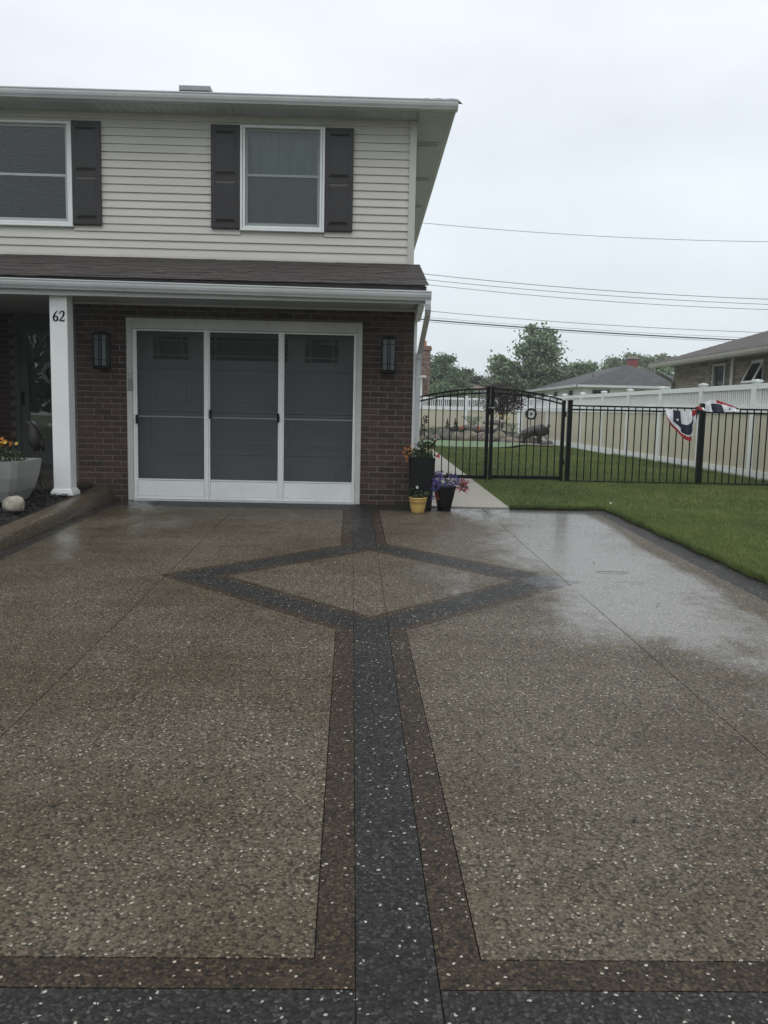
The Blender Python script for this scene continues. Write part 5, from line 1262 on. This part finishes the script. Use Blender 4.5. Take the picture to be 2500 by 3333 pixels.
# grey roofed white house
gh = thing('neighbour_house', (12.5,41,0), 'low white house with dark grey hip roof and red chimney behind the fence', 'house')
N(MB().box(10.5,16.5,41.5,53.2,0,2.55), 'wall', M['vinyl'], gh)
b, _, _ = hip_roof('r', 10.05, 16.97, 41.05, 53.6, 2.60, .338, None); rfo = N(b, 'roof', M['shingle2'], gh)
st = MB()
for k_ in range(34):      # shingle courses on the front slope
    yy = 41.06+k_*.135; zz_ = 2.60+.338*(yy-41.05); x0 = 10.05+(yy-41.05)+.02; x1 = 16.97-(yy-41.05)-.02; x = x0
    if x1-x0 < .3: break
    while x < x1:
        w = random.uniform(.2,.36); w = min(w, x1-x); st.add([(x,yy-.005,zz_+.005),(x+w-.01,yy-.005,zz_+.005),(x+w-.01,yy+.13,zz_+.050),(x,yy+.13,zz_+.050),(x,yy-.005,zz_-.02),(x+w-.01,yy-.005,zz_-.02)], [(0,1,2,3),(4,5,1,0)]); x += w
N(st, 'roof_shingles', M['shingle2'], rfo, kind='stuff')
b = MB(); b.box(10.0,17.0,40.95,41.06,2.50,2.61).box(9.95,10.06,40.95,53.6,2.50,2.61); N(b, 'gutter', M['alu'], gh)
N(MB().box(10.06,10.5,41.1,53.5,2.50,2.52).box(10.5,16.9,41.06,41.5,2.50,2.52), 'soffit', M['soffit'], gh)
b = MB(); b.box(14.05,14.52,46.0,46.5,2.9,4.20); cc = N(b, 'chimney', paint('red_chimney', (.26,.075,.07), .8), gh)
N(MB().box(14.0,14.57,45.95,46.55,4.20,4.27).box(14.08,14.49,46.03,46.47,4.27,4.36), 'chimney_cap', M['concrete'], gh)
N(MB().tube([(11.5,43.6,2.9),(11.5,43.6,3.28)], .05, 8), 'vent_pipe', M['roofgrey'], gh)
for x in (10.9,12.6,14.6):
    wo = N(MB().box(x,x+.9,41.46,41.49,2.05,2.42), 'window', M['trim'], gh); N(MB().box(x+.05,x+.85,41.44,41.457,2.10,2.38), 'pane', M['dark_in'], wo)
for y in (43.5,47,50.5):
    wo = N(MB().box(10.46,10.49,y,y+.8,2.0,2.42), 'window', M['trim'], gh); N(MB().box(10.44,10.457,y+.05,y+.75,2.05,2.38), 'pane', M['dark_in'], wo)
# distant brown and grey roofs seen over the far fence
for x0, x1, y0, y1, z, sl, mt, lab in ((7.0,10.2,70,74,3.0,.36,'roofbrown','small brown hip roof far beyond the back fence'),(5.4,12.4,62,67,2.45,.12,'roofgrey','low grey roof just above the far fence behind the left gate leaf'),(11.2,16.0,74,80,3.2,.3,'roofbrown','far brown roof behind the gate meeting posts')):
    t = thing('distant_house', ((x0+x1)/2,y0,0), lab, 'house')
    b, _, _ = hip_roof('r', x0, x1, y0, y1, z, sl, None); N(b, 'roof', M[mt], t)
    N(MB().box(x0+.3,x1-.3,y0+.3,y1-.3,0,z-.02), 'wall', M['vinyl'], t)
# buff brick house on the right
bh = thing('brick_house', (8.5,16,0), 'buff brick bungalow with taupe roof behind the white fence on the right', 'house')
b = MB()
WX = 8.5
ops = [(20.27,21.03,1.90,2.48),(18.31,18.90,1.90,2.46)]
b.box(WX+.012,WX+.2,5,18.31,-.1,2.62).box(WX+.012,WX+.2,18.90,20.27,-.1,2.62).box(WX+.012,WX+.2,21.03,23.72,-.1,2.62)
for a, c_, z0, z1 in ops: b.box(WX+.012,WX+.2,a,c_,-.1,z0).box(WX+.012,WX+.2,a,c_,z1,2.62)
b.box(WX+.2,15.5,23.5,23.72,-.1,2.62).box(8.8,15.5,5,5.2,-.1,2.62).box(15.3,15.5,5,23.7,-.1,2.62)
bw = N(b, 'wall', M['mortar'], bh); st = MB()
for k_ in range(40):
    z = -.05+k_*.072
    if z > 2.55: break
    if z < 1.5: continue
    y = 12.0+(.15 if k_ % 2 else 0)
    while y < 23.7:
        y1 = min(y+.285, 23.715)
        if not any(y1 > a and y < c_ and z+.06 > z0 and z < z1 for a, c_, z0, z1 in ops): st.box(WX-.002+random.uniform(-.003,.002), WX+.02, y, y1, z, z+.060)
        y += .297
N(st, 'wall_bricks', M['tanbrick'], bw, kind='stuff')
# roof: eave along X=7.93, hip at the far corner
zE = 2.62
b, _, _ = hip_roof('r', 7.95, 16.0, 3.0, 24.0, zE+.02, .345, None); rfo = N(b, 'roof', M['shingle3'], bh)
st = MB()
for k_ in range(28):
    xx = 7.95+k_*.135; zz_ = zE+.022+.345*(xx-7.95); y = 11.0; ye = 24.0-(xx-7.95)
    while y < ye:
        w = random.uniform(.2,.36); w = min(w, ye-y); st.add([(xx-.004,y,zz_+.006),(xx-.004,y+w-.01,zz_+.006),(xx+.13,y+w-.01,zz_+.053),(xx+.13,y,zz_+.053),(xx-.004,y,zz_-.01),(xx-.004,y+w-.01,zz_-.01)], [(3,2,1,0),(0,1,5,4)]); y += w
N(st, 'roof_shingles', M['shingle3'], rfo, kind='stuff')
b = MB(); b.prism([(7.98,zE+.0),(7.98,zE-.11),(7.90,zE-.11),(7.87,zE-.06),(7.86,zE),(7.87,zE)], 3, 24.0, 'Y'); N(b, 'gutter', paint('beige_gutter', (.42,.41,.36), .4), bh)
N(MB().box(7.98,WX+.01,3,24.0,zE-.06,zE-.045).box(WX,16,23.72,24.0,zE-.06,zE-.045), 'soffit', M['soffit'], bh)
pts = [(7.94,23.6,zE-.1),(7.96,23.6,2.38),(8.36,23.62,2.20),(8.44,23.62,2.12),(8.44,23.62,.1)]
N(MB().tube(pts, .045, 6), 'downspout', paint('beige_pipe', (.40,.39,.35), .4), bh)
N(MB().box(WX-.05,WX-.003,19.76,19.90,.0,zE-.06), 'pilaster', M['trim'], bh)
# fixed window
b = MB(); y0, y1, z0, z1 = 20.27,21.03,1.90,2.48
for a, c_, e_, f_ in ((y0,y0+.07,z0,z1),(y1-.07,y1,z0,z1),(y0+.07,y1-.07,z0,z0+.05),(y0+.07,y1-.07,z1-.05,z1)): b.box(WX-.02,WX+.06,a,c_,e_,f_)
wo = N(b, 'window', M['trim'], bh); N(MB().box(WX+.03,WX+.04,y0+.07,y1-.07,z0+.05,z1-.05), 'pane', M['glass'], wo); N(MB().box(WX+.13,WX+.14,y0,y1,z0,z1), 'blind', M['blind'], wo)
# awning window, sash pushed open
b = MB(); y0, y1, z0, z1 = 18.31,18.90,1.90,2.46
for a, c_, e_, f_ in ((y0,y0+.05,z0,z1),(y1-.05,y1,z0,z1),(y0+.05,y1-.05,z0,z0+.05),(y0+.05,y1-.05,z1-.05,z1)): b.box(WX-.02,WX+.06,a,c_,e_,f_)
wo = N(b, 'window', M['trim'], bh); N(MB().box(WX+.13,WX+.14,y0,y1,z0,z1), 'dark_room', M['dark_in'], wo)
b = MB(); 
def aw(y, s_): return (WX-.02-.22*s_, y, 2.43-.47*s_)
def slab_(b, y0, y1, s0, s1, mi=0, th=.03):
    a = [aw(y0,s0),aw(y1,s0),aw(y1,s1),aw(y0,s1)]; c_ = [(x+th*.7,y,z-th*.7) for x,y,z in a]; b.add(a+c_, [(0,1,2,3),(7,6,5,4),(0,4,5,1),(1,5,6,2),(2,6,7,3),(3,7,4,0)], mi)
slab_(b, 18.33,18.38,0,1); slab_(b, 18.83,18.88,0,1); slab_(b, 18.38,18.83,0,.09); slab_(b, 18.38,18.83,.91,1)
N(b, 'open_sash', M['white'], wo); b = MB(); slab_(b, 18.38,18.83,.09,.91, th=.008); N(b, 'pane', M['glass'], wo)

# ================================================================== power lines
PL = [((2.76,10.53),(11.3,10.13),(20.16,10.07),.012,'single highest'),((2.69,8.06),(11.43,7.49),(20.37,7.23),.015,'upper one of the middle trio of'),((2.8,7.78),(11.45,7.24),(20.39,6.97),.013,'centre one of the middle trio of'),((2.97,7.53),(11.46,6.96),(20.41,6.71),.013,'lowest one of the middle trio of'),
      ((3.07,6.23),(11.52,5.77),(20.07,5.56),.013,'thin wire just above the thick cable among the'),((2.7,5.93),(11.2,5.50),(19.2,5.28),.008,'faint wire riding right above the thick cable among the'),((2.53,5.82),(11.54,5.375),(18.65,5.16),.033,'thickest and darkest of the'),((2.6,5.72),(11.0,5.30),(18.53,5.07),.010,'faint wire just below the thick cable among the')]
for i, (a, b_, c_, r_, lab) in enumerate(PL):
    # parabola through the three heights, carried on past both sides
    co = np.polyfit([a[0],b_[0],c_[0]], [a[1],b_[1],c_[1]], 2)
    if co[0] < .0005: co = np.polyfit([a[0],c_[0]], [a[1],c_[1]], 1); co = np.array([0,co[0],co[1]])
    pts = [(x, 44, float(np.polyval(co, x))) for x in np.linspace(-14, 34, 60)]
    MB().tube(pts, r_, 5).build('power_line', M['wire'], None, label=(lab+' overhead power lines crossing the sky').replace('single highest overhead power lines', 'single highest of the overhead power lines'), cat='power line', group='overhead power lines')

# ================================================================== small debris on the driveway
DEB = [(1.12,10.02,'r','small red petal near the pots on the wet driveway'),(1.20,9.2,'d','dark leaf scrap beside the upper right joint'),(1.35,4.55,'d','dark curled leaf lying right of the diamond'),(.52,3.55,'d','small dark leaf below the diamond near the right brown border'),(1.47,3.20,'d','dark leaf scrap in the lower right slab'),(-.45,6.05,'d','dark speck of leaf inside the diamond'),(2.03,7.35,'d','small brown leaf scrap near the puddle'),(.98,2.85,'d','dark seed lying low on the right slab'),(2.1,5.9,'d','tiny leaf scrap left of the long puddle')]
b = MB(); b.add([(0,-.012,.004),(.022,0,.010),(.004,.014,.006),(-.024,.003,.012)], [(0,1,2,3)]); dm = b.mesh('leaf_scrap', M['bark']); b = MB(); b.add([(0,-.014,.004),(.02,0,.012),(.004,.016,.006),(-.02,.003,.014)], [(0,1,2,3)]); dr_ = b.mesh('petal', M['red'])
for i, (x, y, k_, lab) in enumerate(DEB): link('fallen_petal' if k_ == 'r' else 'leaf_scrap', dr_ if k_ == 'r' else dm, None, (x, y, dz(y)+.002), label=lab, cat='petal' if k_ == 'r' else 'leaf', rot=(0,0,i*1.3), scale=(.75,.75,1))
MB().tube([(1.95,6.98,dz(6.98)+.006),(2.10,6.96,dz(6.96)+.008),(2.22,6.97,dz(6.97)+.006)], .002, 6).build('twig', M['bark'], None, label='thin twig lying on the shiny right part of the driveway', cat='twig')
MB().tube([(3.18,10.9,.05),(3.19,10.9,.075)], .015, 8).build('mushroom', M['whitep'], None, label='small pale speck in the grass beyond the far driveway corner', cat='mushroom')

# ================================================================== haze
MB().box(-70,70,-40,150,-2.5,24).build('haze', NT('haze').mat, kind='stuff', label='thin damp haze in the air', cat='haze')
hm = bpy.data.materials['haze']; ht = hm.node_tree; ht.nodes.clear()
ho = ht.nodes.new('ShaderNodeOutputMaterial'); hv = ht.nodes.new('ShaderNodeVolumePrincipled'); hv.inputs['Color'].default_value = (.93,.95,.96,1); hv.inputs['Density'].default_value = .0013
ht.links.new(hv.outputs[0], ho.inputs['Volume'])
